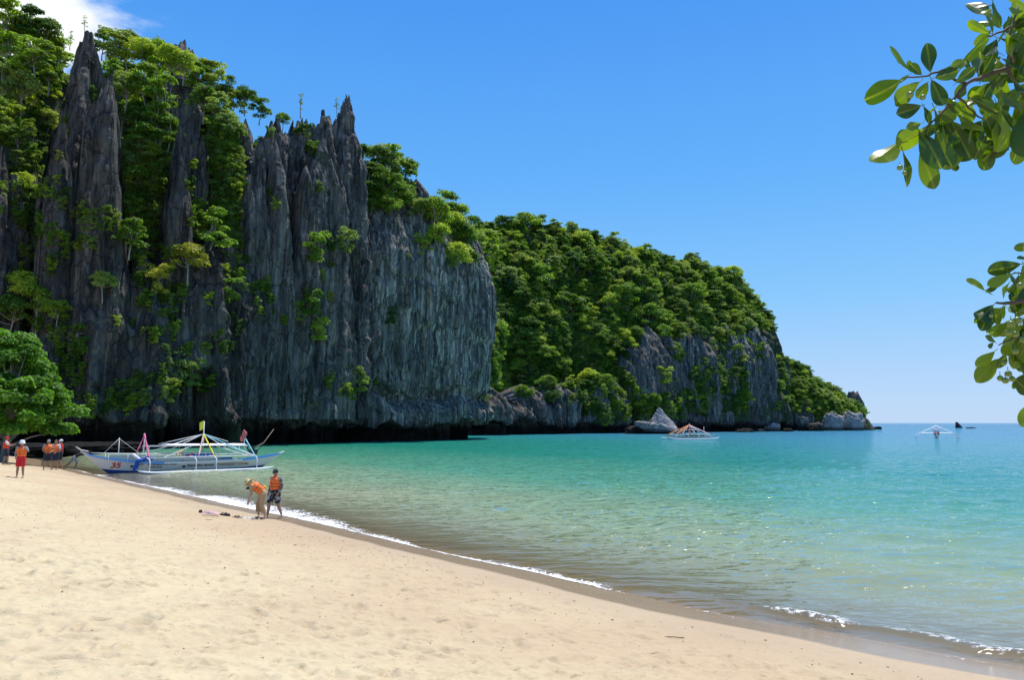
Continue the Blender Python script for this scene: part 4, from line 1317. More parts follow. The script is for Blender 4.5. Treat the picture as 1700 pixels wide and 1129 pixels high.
# ---- the dark glossy tree at the back of the beach, far left ----------------------
def beach_tree():
    r = np.random.default_rng(5)
    spots = [(-38.5, 57.5, 9.9, 5.2, 'broad dark green beach tree spreading over the sand at the left edge'),
             (-45.5, 60.0, 11.5, 5.0, 'taller dark green beach tree at the left edge, behind the spreading one')]
    for bx, by, ht, sp, lab in spots:
        cs, rs = [], []
        for i in range(150):
            a = r.uniform(0, 2 * math.pi); lv = r.random()
            z = 2.1 + (ht - 2.8) * lv
            rr = sp * math.sqrt(r.uniform(0.15, 1.0)) * (1.0 - 0.80 * lv ** 1.6)
            cs.append((rr * math.cos(a), rr * math.sin(a), z)); rs.append(r.uniform(0.6, 1.05))
        V, F, T = leaf_cloud(np.array(cs), np.array(rs), 340, 0.27, 9, 0.75)
        o = empty('beach_tree', (bx, by, 0.6))
        tag(o, lab, 'tree')
        cm = mesh_np('crown', V, F, False, {'tone': ('FACE', T)}); link('crown', cm, o, LEAF_GREEN)
        mb = MB()
        mb.tube([(0, 0, -0.6), (0.3, -0.1, 1.2), (0.1, 0.2, 3.0), (0.3, 0, ht - 2)], [0.34, 0.26, 0.2, 0.06], 8)
        for c in cs[::5]:
            c = Vector(c); s0 = Vector((0.2, 0, max(0.8, c.z * 0.45)))
            mb.tube([s0, s0.lerp(c, 0.5) + Vector((0, 0, 0.2)), c], [0.1, 0.07, 0.02], 5)
        mb.build('trunk', BARK, o)


beach_tree()
# ================================================================ PEOPLE
def person_mats():
    M = {}
    M['skin'] = plain('skin', (0.36, 0.20, 0.125), 0.55, 0.08, 9)
    M['skin_pale'] = plain('skin_pale', (0.50, 0.31, 0.21), 0.55, 0.08, 9)
    M['skin_dark'] = plain('skin_dark', (0.16, 0.085, 0.05), 0.5, 0.08, 9)
    M['orange'] = plain('orange_vest', (1.0, 0.19, 0.025), 0.6, 0.12, 7, bump=0.3)
    M['redvest'] = plain('red_orange_vest', (0.80, 0.06, 0.02), 0.6, 0.12, 7, bump=0.3)
    M['strap'] = plain('black_strap', (0.015, 0.014, 0.016), 0.6, 0.1, 9)
    M['tan'] = plain('tan_cloth', (0.46, 0.30, 0.155), 0.85, 0.15, 5, bump=0.3)
    M['straw'] = plain('straw', (0.62, 0.47, 0.22), 0.8, 0.2, 18, bump=0.4)
    M['black'] = plain('black_cloth', (0.028, 0.028, 0.033), 0.85, 0.2, 6)
    M['navy'] = plain('navy_cloth', (0.02, 0.025, 0.05), 0.85, 0.2, 6)
    M['grey'] = plain('grey_cloth', (0.27, 0.28, 0.30), 0.85, 0.2, 6)
    M['white'] = plain('white_cloth', (0.72, 0.71, 0.69), 0.85, 0.06, 6)
    M['red'] = plain('red_cloth', (0.62, 0.02, 0.03), 0.8, 0.15, 6)
    M['hair'] = plain('black_hair', (0.012, 0.01, 0.009), 0.5, 0.2, 20)
    M['yellow'] = plain('yellow_cloth', (0.80, 0.52, 0.05), 0.8, 0.1, 6)
    # patterned swim shorts and a camouflage-like sleeve
    for nm, a, b, sc in (('pattern_shorts', (0.015, 0.015, 0.018), (0.42, 0.42, 0.44), 9), ('pattern_sleeve', (0.10, 0.10, 0.11), (0.50, 0.40, 0.36), 14)):
        m, nt, out = new_mat(nm)
        tc = nt.nodes.new('ShaderNodeTexCoord')
        n_ = noise_node(nt, tc.outputs['Object'], sc, 3, 0.6)
        b_ = nt.nodes.new('ShaderNodeBsdfPrincipled'); b_.inputs['Roughness'].default_value = 0.85
        nt.links.new(ramp(nt, n_, [(0.52, a), (0.60, b)]), b_.inputs['Base Color'])
        nt.links.new(b_.outputs[0], out.inputs[0])
        M[nm] = m
    return M


PM = person_mats()


def ellipsoid(mb, c, r, rot=None, nu=12, nv=8):
    c = Vector(c); vs_, fs_ = [], []
    for j in range(nv + 1):
        ph = math.pi * j / nv
        for i in range(nu):
            th = 2 * math.pi * i / nu
            v = Vector((r[0] * math.sin(ph) * math.cos(th), r[1] * math.sin(ph) * math.sin(th), r[2] * math.cos(ph)))
            if rot is not None: v = rot @ v
            vs_.append(c + v)
    for j in range(nv):
        for i in range(nu):
            i2 = (i + 1) % nu
            fs_.append((j * nu + i, (j + 1) * nu + i, (j + 1) * nu + i2, j * nu + i2))
    mb.add(vs_, fs_)


def loft(mb, rings, side, n=14):
    """rings: (centre, half width along side, half depth, axis dir) elliptical cross-sections"""
    vs_, fs_ = [], []
    for c, a, b, ax in rings:
        c = Vector(c); ax = Vector(ax).normalized(); s = Vector(side); s = (s - ax * s.dot(ax)).normalized(); f = ax.cross(s)
        for k in range(n):
            t = 2 * math.pi * k / n
            vs_.append(c + s * (a * math.cos(t)) + f * (b * math.sin(t)))
    m = len(rings)
    for i in range(m - 1):
        for k in range(n):
            k2 = (k + 1) % n
            fs_.append((i * n + k, i * n + k2, (i + 1) * n + k2, (i + 1) * n + k))
    fs_.append(tuple(range(n))[::-1]); fs_.append(tuple((m - 1) * n + k for k in range(n)))
    mb.add(vs_, fs_)


def fuse(name, mb, mat, parent, voxel=0.014, smooth_it=2):
    """union of the pieces in mb as one continuous surface"""
    me = bpy.data.meshes.new(name); me.from_pydata([tuple(v) for v in mb.v], [], mb.f); me.update()
    tmp = bpy.data.objects.new('tmp', me); col.objects.link(tmp)
    rm = tmp.modifiers.new('r', 'REMESH'); rm.mode = 'VOXEL'; rm.voxel_size = voxel; rm.use_smooth_shade = True
    if smooth_it:
        sm = tmp.modifiers.new('s', 'SMOOTH'); sm.iterations = smooth_it; sm.factor = 0.5
    dg = bpy.context.evaluated_depsgraph_get()
    res = bpy.data.meshes.new_from_object(tmp.evaluated_get(dg))
    res.name = name
    bpy.data.objects.remove(tmp); bpy.data.meshes.remove(me)
    for p in res.polygons: p.use_smooth = True
    res.materials.clear()
    return link(name, res, parent, mat)


STAND = dict(pelvis=(0, 0, .94), waist=(0, 0, 1.08), chest=(0, .01, 1.30), neck=(0, 0, 1.46), head=(0, .02, 1.61), face=(0, 1, 0),
             sh=((-.19, 0, 1.41), (.19, 0, 1.41)), el=((-.25, -.03, 1.12), (.25, -.03, 1.12)), wr=((-.26, .07, .87), (.26, .07, .87)),
             hip=((-.095, 0, .91), (.095, 0, .91)), kn=((-.11, .03, .50), (.11, .03, .50)), an=((-.12, -.02, .09), (.12, -.02, .09)))


def person(loc, face_deg, scale, label, pose=None, skin='skin', vest='orange', sleeves=None, bottom='shorts', bottom_mat='black', hat=None,
           group=None, shirt=None, voxel=0.013, thin=1.0, glasses=False, extra=None):
    """local +Y is where the person faces; face_deg turns that to the world (0 = away from the viewer, clockwise)"""
    P = dict(STAND)
    if pose: P.update(pose)
    V = lambda k: Vector(P[k])
    root = empty('person', loc, -math.radians(face_deg))
    root.scale = (scale,) * 3
    tag(root, label, 'person', group)
    sh = [Vector(v) for v in P['sh']]; el = [Vector(v) for v in P['el']]; wr = [Vector(v) for v in P['wr']]
    hip = [Vector(v) for v in P['hip']]; kn = [Vector(v) for v in P['kn']]; an = [Vector(v) for v in P['an']]
    side = (sh[1] - sh[0]).normalized()
    pel, wst, che, nek, hd = V('pelvis'), V('waist'), V('chest'), V('neck'), V('head')
    up = (nek - pel).normalized()
    F = V('face').normalized()
    hup = (hd - nek).normalized(); hup = (hup - F * hup.dot(F)).normalized(); hs = F.cross(hup)
    hr = Matrix((hs, F, hup)).transposed()
    b = MB()
    t = thin
    loft(b, [(pel - up * .09, .13 * t, .10 * t, up), (pel, .165 * t, .115 * t, up), (wst, .145 * t, .10 * t, wst - pel), (che, .175 * t, .115 * t, nek - wst), ((che + nek) / 2 + up * .015, .175 * t, .10 * t, up), (nek + up * -.02, .085, .07, up)], side)
    b.tube([nek - up * .05, nek.lerp(hd, .55)], [.06, .052], 10)
    ellipsoid(b, hd, (.076, .096, .118), hr)
    ellipsoid(b, hd + hr @ Vector((0, .03, -.075)), (.052, .062, .045), hr)       # jaw
    b.tube([hd + hr @ Vector((0, .088, .025)), hd + hr @ Vector((0, .122, -.018))], [.010, .018], 6)   # nose
    for s_ in (-1, 1):
        ellipsoid(b, hd + hr @ Vector((.079 * s_, -.005, -.002)), (.012, .022, .032), hr, 8, 6)
    ellipsoid(b, hd + hr @ Vector((0, .098, -.055)), (.026, .012, .010), hr, 8, 6)                    # lips
    for i in (0, 1):
        b.tube([sh[i] - side * (.05 if i else -.05), sh[i], sh[i].lerp(el[i], .5), el[i]], [.062 * t, .06 * t, .048 * t, .038], 10)
        b.tube([el[i], el[i].lerp(wr[i], .3), wr[i]], [.038, .041, .026], 10)
        # hand
        d = (wr[i] - el[i]).normalized()
        if 'hand' in P and P['hand'][i]: d = Vector(P['hand'][i]).normalized()
        pn = d.cross(Vector((0, 1, 0.2))); pn = pn.normalized() if pn.length > .1 else Vector((1, 0, 0))
        wd = d.cross(pn).normalized()
        loft(b, [(wr[i] - d * .01, .026, .020, d), (wr[i] + d * .045, .038, .017, d), (wr[i] + d * .09, .040, .014, d)], wd, 10)
        for q, fl in enumerate((.062, .074, .07, .055)):
            o_ = wr[i] + d * .085 + wd * (-.029 + .0195 * q)
            b.tube([o_, o_ + d * fl * .5 + pn * .004, o_ + d * fl * .85 + pn * .022], [.0105, .0098, .0078], 6)
        o_ = wr[i] + d * .03 + wd * .03
        b.tube([o_, o_ + d * .03 + wd * .022, o_ + d * .062 + wd * .028], [.013, .012, .009], 6)
        # legs
        b.tube([hip[i] + up * .03, hip[i].lerp(kn[i], .35), kn[i]], [.088 * t, .082 * t, .055 * t], 12)
        b.tube([kn[i], kn[i].lerp(an[i], .3), an[i] + Vector((0, 0, .02))], [.054 * t, .056 * t, .034], 12)
        fd = Vector(P['foot'][i]) if 'foot' in P else Vector((.12 * (1 if i else -1), 1, 0))
        fd.normalize()
        a0 = an[i] - Vector((0, 0, .045))
        b.tube([a0 - fd * .05, a0 + fd * .03, a0 + fd * .13 - Vector((0, 0, .015)), a0 + fd * .19 - Vector((0, 0, .022))], [.036, .042, .034, .020], 8)
    fuse('body', b, PM[skin], root, voxel)
    # hair
    h = MB()
    ellipsoid(h, hd + hr @ Vector((0, -.018, .022)), (.083, .092, .112), hr)
    if hat != 'bald': fuse('hair', h, PM['hair'], root, .016, 1)
    # eyes / glasses
    e = MB()
    if glasses:
        for s_ in (-1, 1): ellipsoid(e, hd + hr @ Vector((.033 * s_, .094, .012)), (.028, .012, .020), hr, 8, 6)
        e.tube([hd + hr @ Vector((-.03, .1, .014)), hd + hr @ Vector((.03, .1, .014))], .005, 6)
        e.build('sunglasses', PM['strap'], root)
    else:
        for s_ in (-1, 1): ellipsoid(e, hd + hr @ Vector((.030 * s_, .088, .014)), (.013, .008, .008), hr, 8, 6)
        e.build('eyes', PM['hair'], root)
    # upper clothes
    if shirt or sleeves:
        c = MB()
        m_ = shirt or sleeves
        loft(c, [(pel + up * .0, .172 * t, .128 * t, up), (wst, .16 * t, .118 * t, wst - pel), (che, .19 * t, .13 * t, nek - wst), ((che + nek) / 2 + up * .02, .185 * t, .11 * t, up), (nek - up * .02, .09, .075, up)], side)
        for i in (0, 1):
            end = wr[i].lerp(el[i], .12) if sleeves else sh[i].lerp(el[i], .75)
            pts = [sh[i] - side * (.05 if i else -.05), sh[i], el[i]] + ([end] if sleeves else [])
            c.tube(pts if sleeves else [pts[0], sh[i], end], [.073, .072, .052, .040] if sleeves else [.075, .075, .064], 10)
        fuse('shirt', c, PM[m_], root, .016, 2)
    # lower clothes
    lo = MB()
    loft(lo, [(pel - up * .10, .15 * t, .125 * t, up), (pel - up * .02, .185 * t, .135 * t, up), (wst - up * .03, .168 * t, .122 * t, up)], side)
    for i in (0, 1):
        if bottom == 'shorts':
            k = hip[i].lerp(kn[i], .92)
            lo.tube([hip[i] + up * .02, hip[i].lerp(kn[i], .5), k], [.108 * t, .106 * t, .098 * t], 12)
        elif bottom == 'trousers':
            lo.tube([hip[i] + up * .02, kn[i], kn[i].lerp(an[i], .62)], [.118 * t, .100 * t, .105 * t], 12)
    fuse(bottom, lo, PM[bottom_mat], root, .016, 2)
    # life vest
    if vest:
        v = MB()
        loft(v, [(pel + up * .07, .185 * t, .15 * t, up), (wst + up * .02, .195 * t, .158 * t, wst - pel), (che - up * .02, .215 * t, .172 * t, nek - wst), (che + up * .07, .19 * t, .160 * t, up), ((che + nek) / 2 + up * .055, .15 * t, .12 * t, up)], side, 16)
        for i in (0, 1):
            v.tube([che + (sh[i] - che) * .55 + up * .02 + F * .0, sh[i].lerp(nek, .40) + up * .045], [.075, .05], 8)
        vo = fuse('life_vest', v, PM[vest], root, .016, 1)
        st = MB()
        for zz, aa, bb in ((.04, .200, .163), (.14, .213, .172)):
            c0 = wst + up * zz
            pts = []
            fwd = up.cross(side).normalized()
            if fwd.dot(F) < 0 and abs(fwd.dot(F)) > .3: fwd = -fwd
            for k in range(21):
                an_ = 2 * math.pi * k / 20
                pts.append(c0 + side * (aa * t * math.cos(an_)) + fwd * (bb * t * math.sin(an_)))
            st.tube(pts, .007, 5, False)
        fwd = up.cross(side).normalized()
        for sg in (1, -1): st.tube([pel + up * .08 + fwd * sg * .155 * t, wst + up * .04 + fwd * sg * .165 * t, che + up * .0 + fwd * sg * .176 * t], .007, 5)
        st.build('strap', PM['strap'], vo)
    # hats
    top = lambda x, y, z: hd + hr @ Vector((x, y, z))
    if hat == 'straw' or hat == 'bucket':
        m_ = PM['straw'] if hat == 'straw' else PM['white']
        ht = MB(); n = 22
        big = .21 if hat == 'straw' else .135
        prof = [(.0, .150), (.05, .148), (.088, .125), (.098, .055), (.110, .045), (big * .8, .030 if hat == 'straw' else .012), (big, .008 if hat == 'straw' else -.012)]
        vs_, fs_ = [], []
        for r_, z_ in prof:
            for k in range(n):
                a_ = 2 * math.pi * k / n
                vs_.append(top(r_ * math.cos(a_), r_ * 1.12 * math.sin(a_) - .01, z_ + .012 * math.sin(2 * a_) * (r_ / big)))
        for i in range(len(prof) - 1):
            for k in range(n):
                k2 = (k + 1) % n
                fs_.append((i * n + k, i * n + k2, (i + 1) * n + k2, (i + 1) * n + k))
        ht.add(vs_, fs_)
        ho = ht.build('sun_hat', m_, root)
        sd = ho.modifiers.new('t', 'SOLIDIFY'); sd.thickness = .008
    elif hat:
        ht = MB()
        ellipsoid(ht, top(0, -.006, .045), (.092, .108, .095), hr)
        loft(ht, [(top(0, .075, .048), .070, .010, F), (top(0, .13, .040), .062, .008, F), (top(0, .165, .030), .035, .006, F)], hs, 10)
        fuse('cap', ht, PM[hat], root, .012, 1)
    if extra: extra(root, P, hr)
    return root


def on_sand(px, py):
    """where the line of sight through a photo pixel meets the sand"""
    d = ray(px, py); o = Vector((0, 0, CAM_Z))
    t0, t1 = None, None
    ts = np.linspace(3, 100, 4000) / d.y
    X = d.x * ts; Y = d.y * ts; Z = CAM_Z + d.z * ts
    S = np.maximum(sand_z(X, Y), 0)
    i = int(np.argmax(Z < S))
    t = ts[i]
    return Vector((X[i], Y[i], float(sand_z(X[i:i + 1], Y[i:i + 1])[0])))


def height_scale(p, px_h, body=1.74):
    return px_h / F_PX * p.y / body


# man standing at the water's edge
p = on_sand(456, 861); s_ = height_scale(p, 80); print('man', p, s_)
person(p, -150, s_, 'man in dark cap, orange vest and patterned shorts at the edge of the water', dict(
    an=((-.15, -.18, .09), (.15, .20, .09)), kn=((-.12, -.02, .50), (.13, .16, .50)), face=(-.25, 1, -.12), head=(0, .03, 1.60),
    el=((-.27, -.06, 1.13), (.27, -.02, 1.13)), wr=((-.25, .10, .92), (.30, .04, .88))),
    skin='skin', sleeves='pattern_sleeve', bottom_mat='pattern_shorts', hat='black', glasses=True, thin=1.08)


def woman_extra(root, P, hr):
    hd = Vector(P['head'])
    m = MB()     # pale headscarf falling from under the hat onto the shoulders
    ellipsoid(m, hd + hr @ Vector((0, -.05, -.03)), (.088, .085, .12), hr)
    m.tube([hd + hr @ Vector((0, -.06, -.05)), Vector(P['neck']) + Vector((0, -.06, .05))], [.09, .11], 10)
    fuse('headscarf', m, PM['straw'], root, .016, 2)
    b = MB()     # small yellow bag at the hip
    ellipsoid(b, Vector(P['waist']) + Vector((.18, -.08, .04)), (.06, .10, .12))
    b.build('bag', PM['yellow'], root)
    m2 = MB()    # black camera hanging from the neck
    c = Vector(P['chest']) + Vector((0, .26, -.06))
    m2.box(c, (.10, .07, .08)); m2.tube([c + Vector((0, .03, 0)), c + Vector((0, .08, -.01))], .032, 10)
    m2.tube([c + Vector((.03, 0, .04)), Vector(P['neck']) + Vector((.06, .04, 0))], .006, 5)
    m2.build('neck_camera', PM['strap'], root)


p = on_sand(430, 862); s_ = height_scale(p, 80) * .97; print('woman', p, s_)
person(p, -98, s_, 'person in wide straw hat and orange vest bending down over the sandals', dict(
    pelvis=(0, -.12, .92), waist=(0, -.03, 1.04), chest=(0, .16, 1.17), neck=(0, .31, 1.24), head=(0, .42, 1.29), face=(0, .72, -.70),
    sh=((-.17, .25, 1.21), (.17, .25, 1.21)), el=((-.20, .30, .92), (.20, .33, .93)), wr=((-.19, .36, .66), (.20, .42, .68)),
    hip=((-.095, -.12, .90), (.095, -.12, .90)), kn=((-.11, -.10, .49), (.11, .06, .50)), an=((-.11, -.24, .09), (.12, .04, .09)), hand=((0, .2, -1), (0, .2, -1))),
    skin='skin_pale', bottom='trousers', bottom_mat='tan', sleeves=None, hat='straw', extra=woman_extra, shirt='tan')

# man in red shorts, nearest of the people on the left
p = on_sand(33, 794); s_ = height_scale(p, 61); print('red', p, s_)
person(p, 172, s_, 'person in pale hat, orange vest and red shorts facing the camera', dict(
    an=((-.13, .0, .09), (.13, .02, .09)), el=((-.30, .03, 1.24), (.25, .02, 1.12)), wr=((-.16, .16, 1.44), (.17, .16, .98))),
    skin='skin', sleeves='grey', bottom_mat='red', hat='bucket', thin=1.05)

# cut by the left edge of the frame
p = on_sand(8, 772); s_ = height_scale(p, 46)
person(p, 60, s_, 'person in a red life vest at the very left edge of the beach', dict(
    an=((-.13, -.12, .09), (.13, .14, .09)), kn=((-.11, -.02, .5), (.12, .13, .5)), el=((-.25, .14, 1.15), (.25, .16, 1.18)), wr=((-.12, .38, 1.22), (.12, .40, 1.24))),
    skin='skin', vest='redvest', shirt='white', bottom_mat='navy', hat='red', thin=1.05)
# the three who stand together
p = on_sand(78, 781); s_ = height_scale(p, 50)
person(p, 150, s_, 'person in grey cap and orange vest, left of the three standing together', dict(
    an=((-.19, -.05, .09), (.17, .06, .09)), wr=((-.12, .20, 1.02), (.12, .20, 1.02)), el=((-.27, .02, 1.14), (.27, .02, 1.14))),
    skin='skin', bottom_mat='black', hat='grey', shirt='grey', thin=1.1)
p = on_sand(91, 780); s_ = height_scale(p, 49)
person(p, -170, s_, 'bareheaded person in orange vest, middle of the three standing together', dict(
    an=((-.14, .0, .09), (.14, .02, .09)), wr=((-.16, .18, 1.0), (.2, .15, .98))),
    skin='skin', bottom_mat='navy', shirt='white', thin=1.08)
p = on_sand(99, 778.6); s_ = height_scale(p, 48)
person(p, -120, s_, 'person in white cap and red shirt, right and rearmost of the three standing together', dict(
    an=((-.14, -.12, .09), (.14, .14, .09)), wr=((-.2, .15, .95), (.22, .15, .96))),
    skin='skin', vest=None, shirt='red', bottom_mat='black', hat='white', thin=1.1)
# man pushing the boat
p = on_sand(114, 780); PUSH = p; s_ = 1.0; print('push', p)
person(p, 62, .98, 'man in black shirt and grey shorts leaning forward to push the bow of the boat', dict(
    pelvis=(0, .30, .86), waist=(0, .42, .96), chest=(0, .62, 1.08), neck=(0, .80, 1.16), head=(0, .95, 1.16), face=(0, .8, -.55),
    sh=((-.18, .72, 1.14), (.18, .72, 1.14)), el=((-.20, 1.00, 1.10), (.20, 1.00, 1.06)), wr=((-.12, 1.24, 1.18), (.12, 1.24, 1.16)), hand=((0, .6, .5), (0, .6, .5)),
    hip=((-.095, .28, .84), (.095, .28, .84)), kn=((-.11, .05, .50), (.11, .50, .48)), an=((-.12, -.36, .09), (.12, .38, .09))),
    skin='skin_dark', vest=None, shirt='black', bottom_mat='grey')
# ================================================================ OUTRIGGER BOATS
BM = {
    'hull': plain('hull_white', (0.60, 0.59, 0.54), 0.45, 0.10, 1.5),
    'blue': plain('bottom_blue', (0.012, 0.045, 0.19), 0.4, 0.2, 2),
    'sky': plain('stripe_blue', (0.10, 0.36, 0.75), 0.4, 0.12, 2),
    'pole': plain('painted_pole', (0.74, 0.74, 0.70), 0.5, 0.10, 4),
    'wood': plain('weathered_wood', (0.30, 0.22, 0.14), 0.8, 0.25, 5),
    'tarp': plain('white_tarp', (0.80, 0.80, 0.79), 0.7, 0.05, 3),
    'pink': plain('pink_wrap', (0.75, 0.14, 0.28), 0.8, 0.15, 6),
    'yellow': plain('yellow_wrap', (0.85, 0.72, 0.05), 0.8, 0.10, 6),
    'cyan': plain('cyan_wrap', (0.22, 0.62, 0.70), 0.8, 0.15, 6),
    'orange': plain('orange_wrap', (0.80, 0.32, 0.12), 0.8, 0.15, 6),
    'peach': plain('peach_wrap', (0.78, 0.50, 0.38), 0.8, 0.15, 6),
    'redc': plain('faded_red_cloth', (0.50, 0.13, 0.11), 0.85, 0.2, 6),
    'bluec': plain('blue_cloth', (0.02, 0.09, 0.42), 0.85, 0.3, 5),
    'dark': plain('dark_engine', (0.03, 0.03, 0.032), 0.5, 0.3, 6),
    'redp': plain('red_lettering', (0.42, 0.035, 0.015), 0.5, 0.05, 4),
    'blackp': plain('black_lettering', (0.02, 0.022, 0.03), 0.5, 0.05, 4),
    'brownp': plain('brown_lettering', (0.33, 0.13, 0.07), 0.5, 0.05, 4),
    'panel': plain('pale_panel', (0.42, 0.46, 0.43), 0.6, 0.1, 2),
    'green': plain('green_panel', (0.10, 0.20, 0.12), 0.6, 0.2, 2),
    'white': plain('white_paint', (0.80, 0.80, 0.78), 0.4, 0.05, 4),
    'red': plain('red_paint', (0.60, 0.05, 0.05), 0.5, 0.1, 4),
}


class Hull:
    def __init__(s, L, beam, zb, zs, zmid=.62, keel=-.32, rake=1.5):
        s.L, s.beam, s.zb, s.zs, s.zmid, s.keel, s.rake = L, beam, zb, zs, zmid, keel, rake
    def g(s, u):
        z = s.zmid
        z += (s.zb - s.zmid) * max(0, 1 - u / .38) ** 2.0
        z += (s.zs - s.zmid) * max(0, (u - .66) / .34) ** 1.8
        return z
    def pt(s, u, f):
        x0 = s.rake * (1 - f) ** 1.15 * 1.15; x1 = s.L - s.rake * (1 - f) ** 1.1 * 1.25
        x = x0 + (x1 - x0) * u
        z = s.keel + (s.g(u) - s.keel) * f
        b = s.beam * max(0.0, math.sin(math.pi * u)) ** 0.62
        return x, b * (0.30 + 0.70 * f ** 0.75), z
    def side(s, x, z):
        u = x / s.L
        for _ in range(12):
            f = (z - s.keel) / (s.g(u) - s.keel); f = min(max(f, 0), 1)
            x0 = s.rake * (1 - f) ** 1.15 * 1.15; x1 = s.L - s.rake * (1 - f) ** 1.1 * 1.25
            u = min(max((x - x0) / (x1 - x0), 0.001), .999)
        return s.pt(u, f)[1]
    def skin(s, f0, f1, off=0.0, nu=60, nf=8, closed=False):
        mb = MB()
        rows = []
        for sg in (-1, 1):
            for j in range(nf + 1):
                f = f0 + (f1 - f0) * j / nf
                rows.append([(lambda q: (q[0], sg * (q[1] + off), q[2]))(s.pt(i / nu, f)) for i in range(nu + 1)])
        vs_ = [v for r in rows for v in r]; fs_ = []
        n = nu + 1
        for sgi in (0, 1):
            for j in range(nf):
                for i in range(nu):
                    a = (sgi * (nf + 1) + j) * n + i
                    q = (a, a + 1, a + n + 1, a + n)
                    fs_.append(q if sgi == 0 else q[::-1])
        for i in range(nu):      # bottom
            a = i; b = (nf + 1) * n + i
            if f0 == 0: fs_.append((a, b, b + 1, a + 1))
        if closed:
            a0 = nf * n; b0 = (2 * nf + 1) * n
            for i in range(nu): fs_.append((a0 + i, a0 + i + 1, b0 + i + 1, b0 + i))
        mb.add(vs_, fs_)
        return mb


def lettering(txt, size, x, z, hull, mat, parent, name='lettering', slant=0.0, stretch=1.0):
    cu = bpy.data.curves.new('txt', 'FONT'); cu.body = txt; cu.size = size; cu.extrude = 0.004; cu.offset = 0.035 * size
    ob = bpy.data.objects.new('txt', cu); col.objects.link(ob)
    dg = bpy.context.evaluated_depsgraph_get()
    me = bpy.data.meshes.new_from_object(ob.evaluated_get(dg))
    bpy.data.objects.remove(ob)
    for v in me.vertices:
        tx, ty, tz = v.co
        px_ = x + tx * stretch + slant * ty; pz = z + ty
        v.co = (px_, -(hull.side(px_, pz) + 0.012 + tz), pz)
    me.materials.clear(); me.name = name
    return link(name, me, parent, mat)


def cloth_tube(mb, a, b, r0, r1, seed=0, n=10):
    """cloth wound round a rope or pole: uneven thickness"""
    a, b = Vector(a), Vector(b); r = random.Random(seed)
    pts = [a.lerp(b, i / n) for i in range(n + 1)]
    mb.tube(pts, [(r0 + (r1 - r0) * i / n) * r.uniform(.75, 1.25) for i in range(n + 1)], 7)


def flag_mesh(w, h, seed=0, nx=8, nz=6):
    vs_, fs_ = [], []
    for i in range(nx + 1):
        for j in range(nz + 1):
            u, v = i / nx, j / nz
            vs_.append((-u * w, .05 * math.sin(5 * u + 2 * v + seed) * u, v * h - .25 * u * h))
    for i in range(nx):
        for j in range(nz):
            a = i * (nz + 1) + j
            fs_.append((a, a + 1, a + nz + 2, a + nz + 1))
    mb = MB(); mb.add(vs_, fs_); return mb


